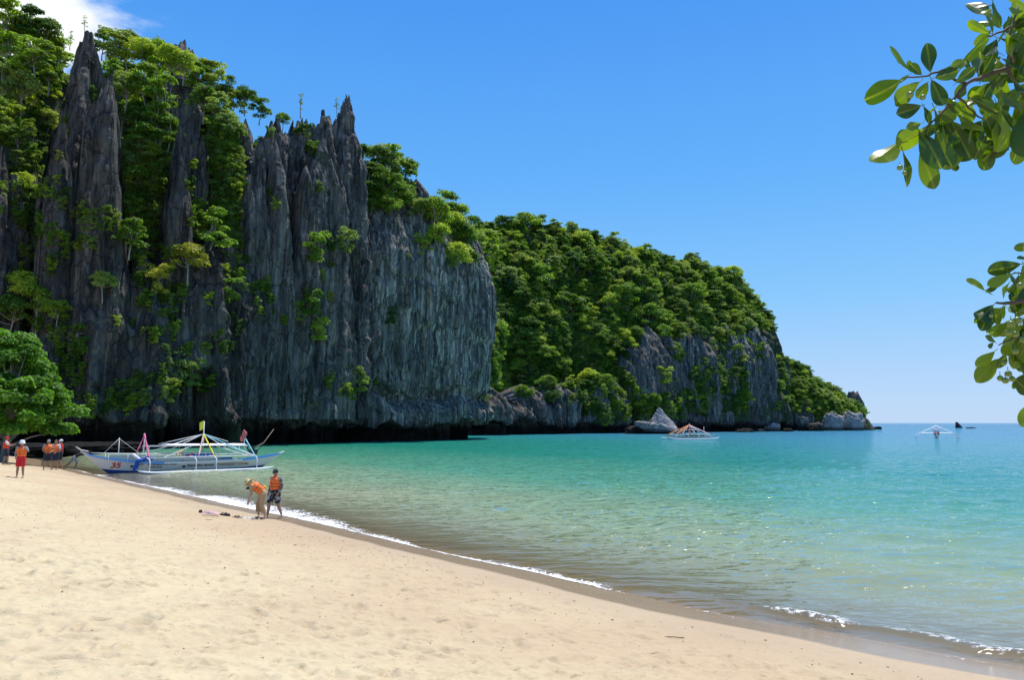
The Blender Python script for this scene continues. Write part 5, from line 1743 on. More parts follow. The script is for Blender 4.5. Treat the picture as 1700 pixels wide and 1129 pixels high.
def near_boat():
    root = empty('outrigger_boat', (-28.8, 51.0, 0.0), math.radians(40))
    tag(root, 'long white and blue outrigger boat numbered 35 moored with its bow at the beach', 'boat')
    H = Hull(14.0, .62, 1.45, 1.12, .66, -.30, 1.75)
    hull = H.skin(.36, 1.0).build('hull', BM['hull'], root)
    H.skin(0, .36, .006).build('hull_bottom', BM['blue'], root)
    # rails: light-blue stripe along the sheer, darker at the stern
    for sg in (-1, 1):
        mb = MB(); n = 50
        for i in range(n):
            pass
        pts = [Vector(H.pt(i / n, 1.0)) for i in range(1, n)]
        pts = [Vector((q.x, sg * (q.y + .015), q.z - .045)) for q in pts]
        for lo_, hi_, mt_ in ((0, 18, 'sky'), (17, 38, 'pole'), (37, 49, 'sky')):
            mb2 = MB(); vs_, fs_ = [], []
            pp = pts[lo_:hi_]
            for q in pp:
                vs_ += [q + Vector((0, sg * .02, .06)), q + Vector((0, sg * .02, -.06)), q + Vector((0, -sg * .04, -.06)), q + Vector((0, -sg * .04, .06))]
            for i in range(len(pp) - 1):
                for k in range(4):
                    k2 = (k + 1) % 4
                    fs_.append((i * 4 + k, i * 4 + k2, i * 4 + 4 + k2, i * 4 + 4 + k))
            mb2.add(vs_, fs_); mb2.build('gunwale', BM[mt_], root, False)
    # deck
    mb = MB(); vs_, fs_ = [], []
    for i in range(41):
        x, y, z = H.pt(i / 40, .93)
        vs_ += [(x, -y + .02, z), (x, y - .02, z)]
    for i in range(40): fs_.append((2 * i, 2 * i + 2, 2 * i + 3, 2 * i + 1))
    mb.add(vs_, fs_); mb.build('deck', BM['panel'], root)
    # raised side boards (inner cabin walls) fore and aft
    for x0, x1, z0, z1 in ((1.6, 3.9, .72, 1.16), (3.95, 6.3, .62, .98), (6.35, 8.7, .60, .93)):
        for sg in (-1, 1):
            b = MB()
            n = 8
            vs_, fs_ = [], []
            for i in range(n + 1):
                x = x0 + (x1 - x0) * i / n
                y = H.side(x, .6) * .82 * sg
                zt = z1 + .06 * (1 - i / n)
                vs_ += [(x, y, z0), (x, y, zt), (x, y + sg * .03, zt), (x, y + sg * .03, z0)]
            for i in range(n):
                for k in range(4):
                    k2 = (k + 1) % 4
                    fs_.append((i * 4 + k, i * 4 + k2, i * 4 + 4 + k2, i * 4 + 4 + k))
            fs_ += [(0, 1, 2, 3), (4 * n + 3, 4 * n + 2, 4 * n + 1, 4 * n)]
            b.add(vs_, fs_); b.build('side_board', BM['panel'], root, False)
    # rail round the fore deck with its posts
    r = MB()
    for sg in (-1, 1):
        r.tube([(.55, 0, 1.42), (1.4, sg * .30, 1.36), (3.0, sg * .48, 1.30), (4.2, sg * .50, 1.26), (9.9, sg * .50, 1.24)], .028, 6)
        for x in (1.5, 2.7, 4.1, 5.6, 7.2, 8.8, 9.9): r.tube([(x, sg * .45, .7), (x, sg * .48, 1.27)], .024, 6)
    r.build('railing', BM['pole'], root)
    # window strip of the cabin
    w = MB(); w.box((7.55, -.52, 1.06), (2.1, .03, .30)); w.box((7.55, .52, 1.06), (2.1, .03, .30)); w.build('cabin_panel', BM['bluec'], root, False)
    w = MB()
    for x in (6.5, 7.2, 7.9, 8.6): w.box((x, -.545, 1.06), (.045, .02, .34))
    for z in (.89, 1.23): w.box((7.55, -.545, z), (2.2, .02, .045))
    w.build('window_frame', BM['white'], root, False)
    b = MB(); b.box((6.3, -.50, .98), (.22, .03, .42)); b.build('notice_board', BM['peach'], root, False)
    # seats and bits inside
    for x in (4.8, 5.6, 6.4, 7.2, 8.0, 8.8):
        s_ = MB(); s_.box((x, 0, .80), (.32, .95, .05)); s_.build('seat', BM['wood'], root, False)
    b = MB(); b.box((9.35, -.46, .82), (1.0, .05, .13)); b.build('blue_board', BM['bluec'], root, False)
    # masts
    def mast(x, zt, r0=.035, y=0):
        m = MB(); m.tube([(x, y, .4), (x + .01, y, zt)], [r0, r0 * .75], 7); return m.build('mast', BM['pole'], root)
    m1 = mast(2.2, 2.42); m2 = mast(3.8, 2.70, .04); m3 = mast(7.85, 3.55, .045); m4 = mast(10.9, 2.86, .04)
    f = flag_mesh(.30, .62, 1); fo = f.build('flag', BM['yellow'], m3); fo.location = (7.85, 0, 3.0 + .0)
    # roof: white tarp on a light frame
    b = MB(); vs_, fs_ = [], []
    nx, ny = 26, 8
    for i in range(nx + 1):
        for j in range(ny + 1):
            x = 5.15 + 5.6 * i / nx; y = -.78 + 1.56 * j / ny
            z = 1.80 + .10 * math.cos(y / .78 * 1.4) + .018 * math.sin(i * 1.3) * math.cos(j) - .012 * (x - 5)
            vs_.append((x, y, z))
    for i in range(nx):
        for j in range(ny):
            a = i * (ny + 1) + j; fs_.append((a, a + 1, a + ny + 2, a + ny + 1))
    b.add(vs_, fs_); ro = b.build('roof', BM['tarp'], root)
    sd = ro.modifiers.new('t', 'SOLIDIFY'); sd.thickness = .05
    fr = MB()
    for y in (-.80, .80):
        fr.tube([(3.9, y * .9, 1.80), (7.5, y, 1.80), (10.9, y, 1.72)], .034, 6)
    for x in (3.95, 5.1, 6.4, 7.8, 9.2, 10.8): fr.tube([(x, -.80, 1.79), (x, 0, 1.88), (x, .80, 1.79)], .024, 6)
    for x in (3.95, 6.4, 8.8, 10.8):
        for y in (-.75, .75): fr.tube([(x, y * .68, .75), (x, y, 1.8)], .026, 6)
    fr.build('roof_frame', BM['pole'], ro)
    # outriggers
    xs = (3.65, 6.7, 8.1, 11.05)
    LAT = 2.3
    for sg in (-1, 1):
        fl = MB(); n = 24
        pts = [(2.95 + 9.35 * i / n, sg * (LAT + .02), .05 + .16 * max(0, 1 - i / 3.5) ** 2 + .10 * max(0, (i - 21) / 3) ** 2) for i in range(n + 1)]
        fl.tube(pts, [.045] + [.075] * (n - 1) + [.04], 10)
        fo = fl.build('float', BM['white'], root)
        fb = MB()
        fb.tube([(x, y, z - .055) for x, y, z in pts], [.03] + [.062] * (n - 1) + [.03], 8); fb.build('float_bottom', BM['blue'], fo)
        rl = MB(); rl.tube([(xs[0], sg * (LAT - .42), 1.03), (xs[1], sg * (LAT - .42), 1.05), (xs[3], sg * (LAT - .42), 1.02)], .035, 7); rl.build('outer_rail', BM['pole'], root)
    for x in xs:
        m = MB()
        pts = []
        for k in range(41):
            y = -LAT + 2 * LAT * k / 40
            a = abs(y) / LAT
            z = 1.02 + .06 * (1 - a) if a < .80 else 1.02 - (1.0 - math.sqrt(max(0, 1 - ((a - .80) / .20) ** 2))) * .92
            pts.append((x + .05 * math.sin(k), y, max(z, .10)))
        m.tube(pts, .042, 7); m.build('boom', BM['pole'], root)
    # stays and cloth-wound ropes
    apex = Vector((7.85, 0, 2.62))
    st = MB()
    for q in ((1.2, -.1, 1.30), (3.6, -.4, 1.2)): st.tube([(2.2, 0, 2.36), q], .012, 5)
    for q in ((4.6, -.6, 1.95), (4.4, .5, 1.35), (4.1, -1.0, .98), (xs[0], 1.85, 1.0), (xs[3], 1.85, 1.0)): st.tube([apex, q], .022, 5)
    st.tube([apex, (9.6, -.2, 2.05)], .022, 5)
    st.build('stay', BM['pole'], root)
    def wrap(a, b, r0, r1, mat, seed):
        m = MB(); cloth_tube(m, a, b, r0, r1, seed); m.build('wrapped_rope', BM[mat], root)
    wrap((3.8, 0, 2.55), (3.2, -.5, 1.3), .035, .04, 'pink', 1)
    wrap((3.8, 0, 2.62), (3.72, -1.80, 1.05), .06, .055, 'pink', 2)
    wrap(apex, (8.1, -1.85, 1.04), .055, .05, 'yellow', 3)
    wrap(apex, (7.1, -1.5, 1.12), .045, .05, 'peach', 4)
    wrap((6.2, -1.0, 1.55), (5.6, -1.4, 1.2), .035, .04, 'orange', 5)
    wrap(apex, (10.9, -1.4, 1.12), .04, .035, 'cyan', 6)
    wrap((10.95, 0, 2.3), (11.05, -1.8, 1.04), .05, .05, 'cyan', 7)
    wrap((8.6, -.6, 1.72), (10.6, -1.75, 1.0), .03, .035, 'tarp', 8)
    wrap((9.4, -.7, 1.74), (11.0, -1.85, 1.03), .03, .035, 'tarp', 9)
    wrap((4.7, -1.4, 1.0), (6.9, -.7, 1.8), .028, .03, 'tarp', 10)
    wrap((6.4, -.8, 1.0), (6.95, -.9, 1.3), .05, .06, 'redc', 13)
    wrap((3.0, -.55, 1.25), (3.45, -.95, .86), .09, .12, 'tarp', 11)
    # bundles of cloth
    m = MB(); ellipsoid(m, (3.75, -1.55, .98), (.34, .22, .17)); ellipsoid(m, (3.4, -1.25, .88), (.34, .2, .13)); ellipsoid(m, (3.15, -1.1, .62), (.15, .12, .34)); ellipsoid(m, (3.0, -1.05, .32), (.11, .1, .26))
    fuse('cloth_bundle', m, BM['bluec'], root, .035, 3)
    m = MB(); ellipsoid(m, (10.86, 0, 2.55), (.15, .13, .38)); ellipsoid(m, (10.72, 0, 2.25), (.14, .12, .26)); ellipsoid(m, (11.02, 0, 2.6), (.08, .1, .2))
    fuse('furled_flag', m, BM['redc'], root, .03, 2)
    # long-tail engine with its tilted shaft
    m = MB(); m.box((11.6, -.05, 1.22), (.55, .42, .34)); m.tube([(11.6, -.05, 1.38), (11.6, -.05, 1.62)], .10, 8); m.tube([(11.3, .1, 1.3), (11.1, .1, 1.75)], .06, 7)
    en = m.build('engine', BM['dark'], root, False)
    m = MB(); m.tube([(11.4, 0, 1.35), (12.2, 0, 1.78), (12.45, 0, 1.92), (13.2, 0, 2.95)], [.055, .045, .04, .025], 7); m.build('drive_shaft', BM['wood'], en)
    m = MB(); m.tube([(11.9, 0, 1.2), (12.45, 0, 1.9)], .028, 6); m.tube([(10.6, -.8, 1.15), (10.9, -.2, .95)], .04, 6); m.build('shaft_support', BM['dark'], en)
    # bow post and ropes
    m = MB(); m.tube([(-.10, 0, 1.52), (.25, 0, 1.36), (.9, 0, .90)], [.05, .07, .06], 7); m.build('stem', BM['hull'], root)
    m = MB(); m.tube([(13.1, 0, .80), (13.8, 0, 1.08), (14.12, 0, 1.20)], [.05, .06, .04], 7); m.build('stern_post', BM['hull'], root)
    m = MB(); m.tube([(.35, -.02, 1.52), (-.1, -.02, 1.62), (-.42, 0, 1.86)], [.05, .05, .03], 6); m.build('bowsprit', BM['hull'], root)
    # lettering on the side towards the beach
    lettering('35', .50, 1.70, .38, H, BM['redp'], root, 'number', .18, 1.25)
    m = MB(); ellipsoid(m, (3.02, -(H.side(3.02, .47) + .008), .47), (.11, .012, .11)); m.build('emblem', BM['blackp'], root)
    lettering('PTO', .17, 3.30, .50, H, BM['blackp'], root, 'lettering', .1, 1.3)
    lettering('PTANEUNIONES', .19, 4.0, .47, H, BM['blackp'], root, 'lettering', .1, 1.35)
    lettering('ASERIVICES', .13, 4.1, .30, H, BM['blackp'], root, 'lettering', .1, 1.3)
    m = MB(); ellipsoid(m, (6.42, -(H.side(6.42, .36) + .008), .36), (.13, .012, .13)); m.build('emblem', BM['blackp'], root)
    lettering('PRINCESA MARIA', .20, 6.62, .30, H, BM['blackp'], root, 'lettering', .1, 1.25)
    lettering('BARANGAY TOURS', .24, 8.75, .30, H, BM['brownp'], root, 'lettering', .1, 1.15)


near_boat()


def small_boat(loc, rz, L, lat, label, wrapcols, apex_z, roof=True, bottom='sky', crew=False, gap=None):
    root = empty('outrigger_boat', loc, rz)
    tag(root, label, 'boat')
    H = Hull(L, L * .048, 1.05, .95, .62, -.25, 1.3)
    H.skin(.3, 1.0).build('hull', BM['hull'], root)
    H.skin(0, .3, .006).build('hull_bottom', BM[bottom], root)
    mb = MB(); vs_, fs_ = [], []
    for i in range(41):
        x, y, z = H.pt(i / 40, .9); vs_ += [(x, -y, z), (x, y, z)]
    for i in range(40): fs_.append((2 * i, 2 * i + 2, 2 * i + 3, 2 * i + 1))
    mb.add(vs_, fs_); mb.build('deck', BM['panel'], root)
    for sg in (-1, 1):
        fl = MB(); n = 20
        pts = [(L * .02 + L * .96 * i / n, sg * lat, .10 + .28 * abs(2 * i / n - 1) ** 6) for i in range(n + 1)]
        fl.tube(pts, .10, 8); fl.build('float', BM['white'], root)
        rl = MB(); rl.tube([(L * .18, sg * lat * .78, 1.0), (L * .82, sg * lat * .78, 1.0)], .05, 6); rl.build('outer_rail', BM['pole'], root)
    for x in (L * .18, L * .4, L * .6, L * .82):
        m = MB(); pts = []
        for k in range(33):
            y = -lat + 2 * lat * k / 32; a = abs(y) / lat
            z = 1.0 + .1 * (1 - a) if a < .78 else 1.0 - (1 - math.sqrt(max(0, 1 - ((a - .78) / .22) ** 2))) * .88
            pts.append((x, y, max(z, .12)))
        m.tube(pts, .055, 6); m.build('boom', BM['pole'], root)
    m = MB(); m.tube([(L * .5, 0, .4), (L * .5, 0, apex_z + .3)], .06, 7); m.build('mast', BM['pole'], root)
    for x, z in ((L * .24, 2.1), (L * .78, 2.6)):
        m = MB(); m.tube([(x, 0, .5), (x, 0, z)], .05, 7); m.build('mast', BM['pole'], root)
    if roof:
        b = MB(); b.box((L * .51, 0, 1.95), (L * .36, 1.5, .09)); b.build('roof', BM['tarp'], root, False)
        s_ = MB()
        for x in (.34, .46, .58, .68):
            for y in (-.6, .6): s_.tube([(L * x, y * .8, .6), (L * x, y, 1.93)], .04, 6)
        s_.build('roof_post', BM['pole'], root)
    b = MB(); b.box((L * .60, -.42, .80), (L * .34, .05, .42)); b.box((L * .60, .42, .80), (L * .34, .05, .42)); b.build('side_board', BM['green'], root, False)
    for x in (.3, .4, .5, .6, .7):
        s_ = MB(); s_.box((L * x, 0, .72), (.3, .8, .05)); s_.build('seat', BM['wood'], root, False)
    ap = Vector((L * .5, 0, apex_z))
    for i, (tx, ty, tz, c, r_) in enumerate(wrapcols):
        m = MB(); cloth_tube(m, ap, (L * tx, lat * ty, tz), r_, r_ * 1.1, i + 20); m.build('wrapped_rope', BM[c], root)
    return root


# moored under the far wall, seen side-on
small_boat(tuple(G(1102, 729.5)), math.radians(6), 11.2, 2.6, 'white outrigger boat with orange and pink wound ropes moored before the far rock wall',
           [(.06, -.3, 1.0, 'orange', .10), (.18, -.78, 1.0, 'orange', .12), (.30, -.7, 1.2, 'peach', .09), (.45, -.78, 1.05, 'redc', .10), (.82, -.78, 1.0, 'pole', .07),
            (.90, 0, 1.0, 'pink', .10), (.55, -.78, 1.05, 'pole', .06), (.18, .78, 1.0, 'pole', .07), (.82, .78, 1.0, 'pole', .07)], 2.95)
b3 = G(1556, 727.5)
small_boat((b3.x, b3.y, 0), math.radians(62), 10.5, 4.2, 'white outrigger boat heading in from the open sea with people in red vests',
           [(.18, -.78, 1.0, 'tarp', .09), (.18, .78, 1.0, 'tarp', .09), (.4, -.78, 1.0, 'tarp', .08), (.4, .78, 1.0, 'tarp', .08), (.6, -.78, 1.0, 'tarp', .07), (.6, .78, 1.0, 'tarp', .07), (.82, -.78, 1.0, 'tarp', .07),
            (.82, .78, 1.0, 'tarp', .07)], 2.75, roof=True, bottom='green')
_c, _s = math.cos(math.radians(62)), math.sin(math.radians(62))
for i, (bx, by, vm, lab) in enumerate([(2.0, -.28, 'redvest', 'person in red vest seated at the left in the bow of the far incoming boat'), (2.1, .28, 'redvest', 'person in red vest seated at the right in the bow of the far incoming boat'),
                                       (2.9, 0.0, 'orange', 'person in orange vest seated behind the two in the bow of the far boat'), (3.9, .25, 'redvest', 'hatless person in red vest seated farthest back in the far incoming boat')]):
    person((b3.x + bx * _c - by * _s, b3.y + bx * _s + by * _c, -.02 + .0), 200, 1.0, lab, dict(
        pelvis=(0, 0, .86), waist=(0, 0, 1.0), chest=(0, .01, 1.22), neck=(0, 0, 1.38), head=(0, .02, 1.53), sh=((-.19, 0, 1.33), (.19, 0, 1.33)), el=((-.25, 0, 1.05), (.25, 0, 1.05)), wr=((-.15, .2, .95), (.15, .2, .95)),
        hip=((-.1, 0, .83), (.1, 0, .83)), kn=((-.12, .4, .85), (.12, .4, .85)), an=((-.12, .42, .5), (.12, .42, .5))), vest=vm, bottom_mat='navy', voxel=.03, hat='black' if i == 2 else None)
# ================================================================ ROCKS
def boulder(name, label, c, size, seed, jag=.25, group=None, mat=None, strat=0.0, n=44, peak=0.0, cat='rock'):
    u = np.linspace(0, 2 * np.pi, n * 2, endpoint=False); v = np.linspace(0, np.pi, n)
    U, Vv = np.meshgrid(u, v, indexing='ij')
    x, y, z = np.sin(Vv) * np.cos(U), np.sin(Vv) * np.sin(U), np.cos(Vv)
    x = np.sign(x) * np.abs(x) ** .8; y = np.sign(y) * np.abs(y) ** .8; z = np.sign(z) * np.abs(z) ** .9
    d = 1 + jag * fbm(x * 1.4 + seed, y * 1.4, z * 1.4, seed=seed, oct=5, gain=.55) + jag * .5 * np.abs(noise(x * 3, y * 3, z * 3, seed=seed + 3))
    if strat: d = d + strat * np.abs(noise(x * .6, y * .6, z * 6 + x * 2, seed=seed + 9))
    X, Y, Z = x * d * size[0] / 2, y * d * size[1] / 2, z * d * size[2] / 2
    if peak:
        k = np.clip((Z / size[2] + .5), 0, 1)
        f = 1 - peak * k
        X, Y = X * f, Y * f
    me = mesh_np(name, np.stack([X, Y, Z], -1).reshape(-1, 3), grid_faces(n * 2, n, True), True, {'pale': ('POINT', np.full(X.size, .5))})
    o = link(name, me, None, mat or ROCK); o.location = c
    tag(o, label, cat, group)
    return o


def pale_rock():
    m, nt, out = new_mat('pale_limestone')
    N, L = nt.nodes.new, nt.links.new
    geo = N('ShaderNodeNewGeometry'); P_ = geo.outputs['Position']
    a = noise_node(nt, P_, .8, 6, .7, mscale=(1, 1, 2.5)); f = noise_node(nt, P_, 3, 5, .7)
    c = ramp(nt, a, [(.3, (.10, .09, .085)), (.5, (.27, .25, .235)), (.7, (.42, .39, .36))])
    c = mixc(nt, mathn(nt, 'MULTIPLY', maprange(nt, f, .5, .7), .5), c, (.08, .07, .065))
    sp = N('ShaderNodeSeparateXYZ'); L(P_, sp.inputs[0])
    c = mixc(nt, maprange(nt, sp.outputs['Z'], .8, 2.2, .9, 0), c, (.03, .028, .025))
    b = N('ShaderNodeBsdfPrincipled'); b.inputs['Roughness'].default_value = .9; L(c, b.inputs['Base Color'])
    bp = N('ShaderNodeBump'); bp.inputs['Distance'].default_value = .4; bp.inputs['Strength'].default_value = .8
    L(a, bp.inputs['Height']); L(bp.outputs[0], b.inputs['Normal']); L(b.outputs[0], out.inputs[0])
    return m


PALE = pale_rock()


def on_water(px, py, z=0.0):
    return G(px, py, z)


def pyramid_rock():
    """pale pointed rock standing in front of the far wall, with a tilted slab at its left"""
    c = on_water(1098, 719.5)
    Y = c.y - 14
    X = (1098 - 850) / 1257 * Y
    z0 = 1.0
    n = 60
    u = np.linspace(0, 2 * np.pi, 120, endpoint=False); t = np.linspace(0, 1, n)
    U, T = np.meshgrid(u, t, indexing='ij')
    h = 7.6
    rx = 5.2 * (1 - T) ** .95 + .12; ry = 4.2 * (1 - T) ** .95 + .12
    rx = rx * (1 + .22 * fbm(np.cos(U) * 1.6, np.sin(U) * 1.6, T * 3, seed=300, oct=4)); ry = ry * (1 + .22 * fbm(np.cos(U) * 1.6, np.sin(U) * 1.6, T * 3, seed=301, oct=4))
    st = .28 * np.abs(noise(T * 9 + np.cos(U), seed=302))
    Xx = np.cos(U) * (rx + st) - .6 * T; Yy = np.sin(U) * (ry + st)
    Z = T * h
    me = mesh_np('pointed_rock', np.stack([Xx, Yy, Z], -1).reshape(-1, 3), grid_faces(120, n, True), True, {'pale': ('POINT', np.full(U.size, .6))})
    o = link('pointed_rock', me, None, PALE); o.location = (X, Y, z0 - .4)
    tag(o, 'pale grey pointed rock standing out of the water before the far cliff', 'rock')
    b = boulder('slab_rock', 'pale tilted slab of rock leaning at the left foot of the pointed rock', (X - 5.0, Y - .5, 2.3), (6.0, 5, 2.2), 41, .3, mat=PALE, strat=.3)
    b.rotation_euler = (0, math.radians(14), .3)
    boulder('dark_rock', 'dark wet rock under the tilted slab at the water line', (X - 7.2, Y + 2.0, .3), (7.5, 6, 3.6), 42, .3, mat=ROCK)
    boulder('dark_rock', 'dark undercut base rock on which the pale pointed rock stands', (X + .5, Y + 1.0, .2), (11.5, 8, 2.2), 43, .22, mat=ROCK)


pyramid_rock()
for px, py, w, h, sd, mt, lab in [
    (1240, 717.8, 26, 5, 1, ROCK, 'low dark ledge of rock at the foot of the far wall'),
    (1284, 716.6, 22, 12, 2, PALE, 'pale boulder lying at the right foot of the far wall'),
    (1262, 717.0, 12, 4, 3, PALE, 'low flat pale stone left of the pale boulder'),
    (1336, 715.8, 16, 20, 4, ROCK, 'upright dark rock below the wooded tip of the headland'),
    (1358, 716.0, 24, 12, 5, ROCK, 'rounded dark rock between the upright rock and the big banded boulder'),
    (1386, 715.4, 30, 24, 6, PALE, 'brown and grey boulder left of the outermost banded boulder'),
    (1419, 715.2, 36, 25, 7, PALE, 'large banded boulder at the very tip of the headland'),
    (1443, 713.4, 8, 5, 8, PALE, 'small pale rock in the sea just beyond the headland'),
    (1458, 713.2, 12, 4, 9, ROCK, 'low dark rock in the sea beyond the small pale one'),
    (1310, 716.8, 14, 5, 10, ROCK, 'dark stone awash right of the pale boulder'),
]:
    p = on_water(px, py); Y = p.y
    wm, hm = w / F_PX * Y, h / F_PX * Y
    boulder('sea_rock' if px > 1430 else 'shore_rock', lab, (p.x, Y + wm * .3, hm * .30), (wm, wm * .8, hm * 1.55), 60 + sd, .28, mat=mt, strat=.25 if mt is PALE else .1)

# the black fin of rock on the horizon and its low neighbour
p = on_water(1592, 710.8)
def sea_fin(p):
    n = 40; u = np.linspace(0, 2 * np.pi, 48, endpoint=False); t = np.linspace(0, 1, n); U, T = np.meshgrid(u, t, indexing='ij')
    h = 10.2 / F_PX * p.y; w = 5.6 / F_PX * p.y
    r = w * (1 - .72 * T ** 1.6); r = r * (1 + .18 * fbm(np.cos(U) * 1.5, np.sin(U) * 1.5, T * 3, seed=400, oct=3))
    X = np.cos(U) * r - w * .62 * T ** 1.3; Y = np.sin(U) * r * .7
    me = mesh_np('fin_rock', np.stack([X, Y, T * h - .2], -1).reshape(-1, 3), grid_faces(48, n, True), True, {'pale': ('POINT', np.zeros(U.size))})
    top = link('fin_rock', me, None, plain('black_rock', (.035, .03, .03), .9, .4, .4)); top.location = (p.x, p.y, 0)
    tag(top, 'black fin-shaped rock standing alone in the sea near the horizon', 'rock')
sea_fin(p)
q_ = on_water(1611, 711.2)
boulder('reef_rock', 'long low black reef awash right of the fin-shaped rock', (q_.x, q_.y, .0), (14 / F_PX * q_.y, 4, 1.3), 77, .2, mat=bpy.data.materials['black_rock'])

# dark ledges behind the sand at the left
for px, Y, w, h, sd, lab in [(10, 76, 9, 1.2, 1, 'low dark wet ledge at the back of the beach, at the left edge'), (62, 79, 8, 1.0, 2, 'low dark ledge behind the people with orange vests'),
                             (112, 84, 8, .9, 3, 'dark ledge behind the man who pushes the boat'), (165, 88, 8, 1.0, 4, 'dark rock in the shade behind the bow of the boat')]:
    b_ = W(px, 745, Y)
    boulder('ledge_rock', lab, (b_.x, b_.y, .55), (w, 6, h * 1.2), 90 + sd, .25, strat=.2, mat=ROCK_SHADE_DARK)


# ================================================================ THINGS ON THE SAND
def lay(px, py, dz=0.0):
    p = on_sand(px, py); p.z += dz; return p


def sandal(px, py, ang, label, group=None):
    p = lay(px, py, .005)
    o = empty('sandal', p, ang); tag(o, label, 'sandal', group)
    m = MB(); vs_, fs_ = [], []
    out = [(-.045, 0), (-.05, .08), (-.042, .16), (-.052, .22), (-.035, .275), (0, .29), (.035, .275), (.05, .22), (.04, .16), (.045, .08), (.038, 0), (0, -.015)]
    vs_ = [(x * 1.15, y, 0) for x, y in out] + [(x * 1.15, y, .032) for x, y in out]
    k = len(out)
    fs_ = [tuple(range(k))[::-1], tuple(range(k, 2 * k))] + [(i, (i + 1) % k, k + (i + 1) % k, k + i) for i in range(k)]
    m.add(vs_, fs_); m.build('sole', PM['strap'], o, False)
    s_ = MB(); s_.tube([(-.05, .13, .03), (-.03, .17, .075), (0, .21, .04)], .011, 6); s_.tube([(.05, .13, .03), (.03, .17, .075), (0, .21, .04)], .011, 6); s_.tube([(-.05, .05, .03), (0, .04, .09), (.05, .05, .03)], .012, 6)
    s_.build('thong', PM['strap'], o)


sandal(333, 852, .4, 'black sandal at the left end of the crumpled pink towel')
sandal(366, 856, -1.3, 'black sandal at the right end of the crumpled pink towel')
sandal(376, 856, 1.1, 'left black sandal of the pair right of the pink towel')
sandal(382, 857.5, 1.9, 'right black sandal of the pair right of the pink towel')
sandal(398, 861, 1.2, 'black sandal on the sand at the feet of the bending woman')


def towel(px, py, w, d, ang, mat, label, seed, name='towel'):
    p = lay(px, py, .0); n = 34
    vs_, fs_ = [], []
    for i in range(n + 1):
        for j in range(n + 1):
            x, y = (i / n - .5) * w, (j / n - .5) * d
            z = .035 + .05 * abs(float(noise(x * 5 + seed, y * 7, 0, seed))) + .03 * float(noise(x * 14, y * 14, 1, seed + 1))
            e = min(i, j, n - i, n - j) / 5
            z = z * min(1, e) + .004
            x += .05 * float(noise(y * 6, 0, 0, seed + 2)); y += .05 * float(noise(x * 6, 0, 0, seed + 3))
            vs_.append((x, y, z))
    for i in range(n):
        for j in range(n):
            a = i * (n + 1) + j; fs_.append((a, a + n + 1, a + n + 2, a + 1))
    m = MB(); m.add(vs_, fs_); o = m.build(name, mat); o.location = p; o.rotation_euler = (0, 0, ang)
    sd = o.modifiers.new('t', 'SOLIDIFY'); sd.thickness = .01
    tag(o, label, name)


towel(349, 853.5, .62, .34, -.2, plain('pink_towel', (.62, .40, .38), .9, .15, 6), 'crumpled pale pink towel lying between two black sandals', 3)
towel(412, 862, .42, .22, .3, plain('pale_fins', (.55, .52, .44), .7, .2, 6), 'pale cloth on the wet sand between the sandal and the woman\'s feet', 8, 'cloth')
s0 = lay(345, 857, .012)
m = MB(); m.tube([s0 + Vector((-.25, .0, 0)), s0 + Vector((0, -.03, .02)), s0 + Vector((.45, -.25, 0))], .012, 6)
tag(m.build('stick', BM['wood']), 'thin brown stick on the sand in front of the pink towel', 'stick')
for px, py, a, l, lab in [(1120, 1060, .4, .14, 'small dark twig on the sand, the longest one near the middle right'), (346, 864, .2, .10, 'dark bit of bark in front of the pink towel'),
                          (1271, 1065, 1.2, .03, 'tiny dark pebble near the wet sand at the right')]:
    q = lay(px, py, .008); m = MB()
    m.tube([q + Vector((-l * math.cos(a), l * math.sin(a) * .5, 0)), q + Vector((0, 0, .008)), q + Vector((l * math.cos(a), -l * math.sin(a) * .5, .002))], .007, 5)
    tag(m.build('twig', BM['wood']), lab, 'twig')


def debris():
    """bits of dry leaf, bark and shell strewn over the sand"""
    n = 10000
    r = np.sqrt(rng.uniform(16, 34 ** 2, n)); a = np.radians(rng.uniform(-42, 36, n))
    x, y = r * np.sin(a), r * np.cos(a); q = shore_q(x, y)
    ok = (q < -2.0) & (rng.random(n) < .25 + .75 * smooth(-.1, .5, fbm(x * .15, y * .15, seed=91, oct=2)))
    x, y = x[ok], y[ok]; z = sand_z(x, y) + .004
    n = len(x)
    L_ = rng.uniform(.009, .034, n) * (1 + .8 * (rng.random(n) > .85)); L_ = L_ * np.clip(np.hypot(x, y) / 20, .3, 1); w = L_ * rng.uniform(.2, .6, n); t = rng.uniform(0, 6.28, n)
    c, s = np.cos(t), np.sin(t)
    V = np.stack([np.stack([x + L_ * c, y + L_ * s, z + .004], -1), np.stack([x - w * s, y + w * c, z + .010], -1), np.stack([x - L_ * c, y - L_ * s, z + .003], -1), np.stack([x + w * s, y - w * c, z], -1)], 1).reshape(-1, 3)
    me = mesh_np('beach_litter', V, np.arange(4 * n).reshape(n, 4), False)
    tag(link('beach_litter', me, None, plain('dry_litter', (.14, .085, .045), .9, .4, 3)), kind='stuff', label='bits of dry leaf and bark strewn over the sand')


debris()
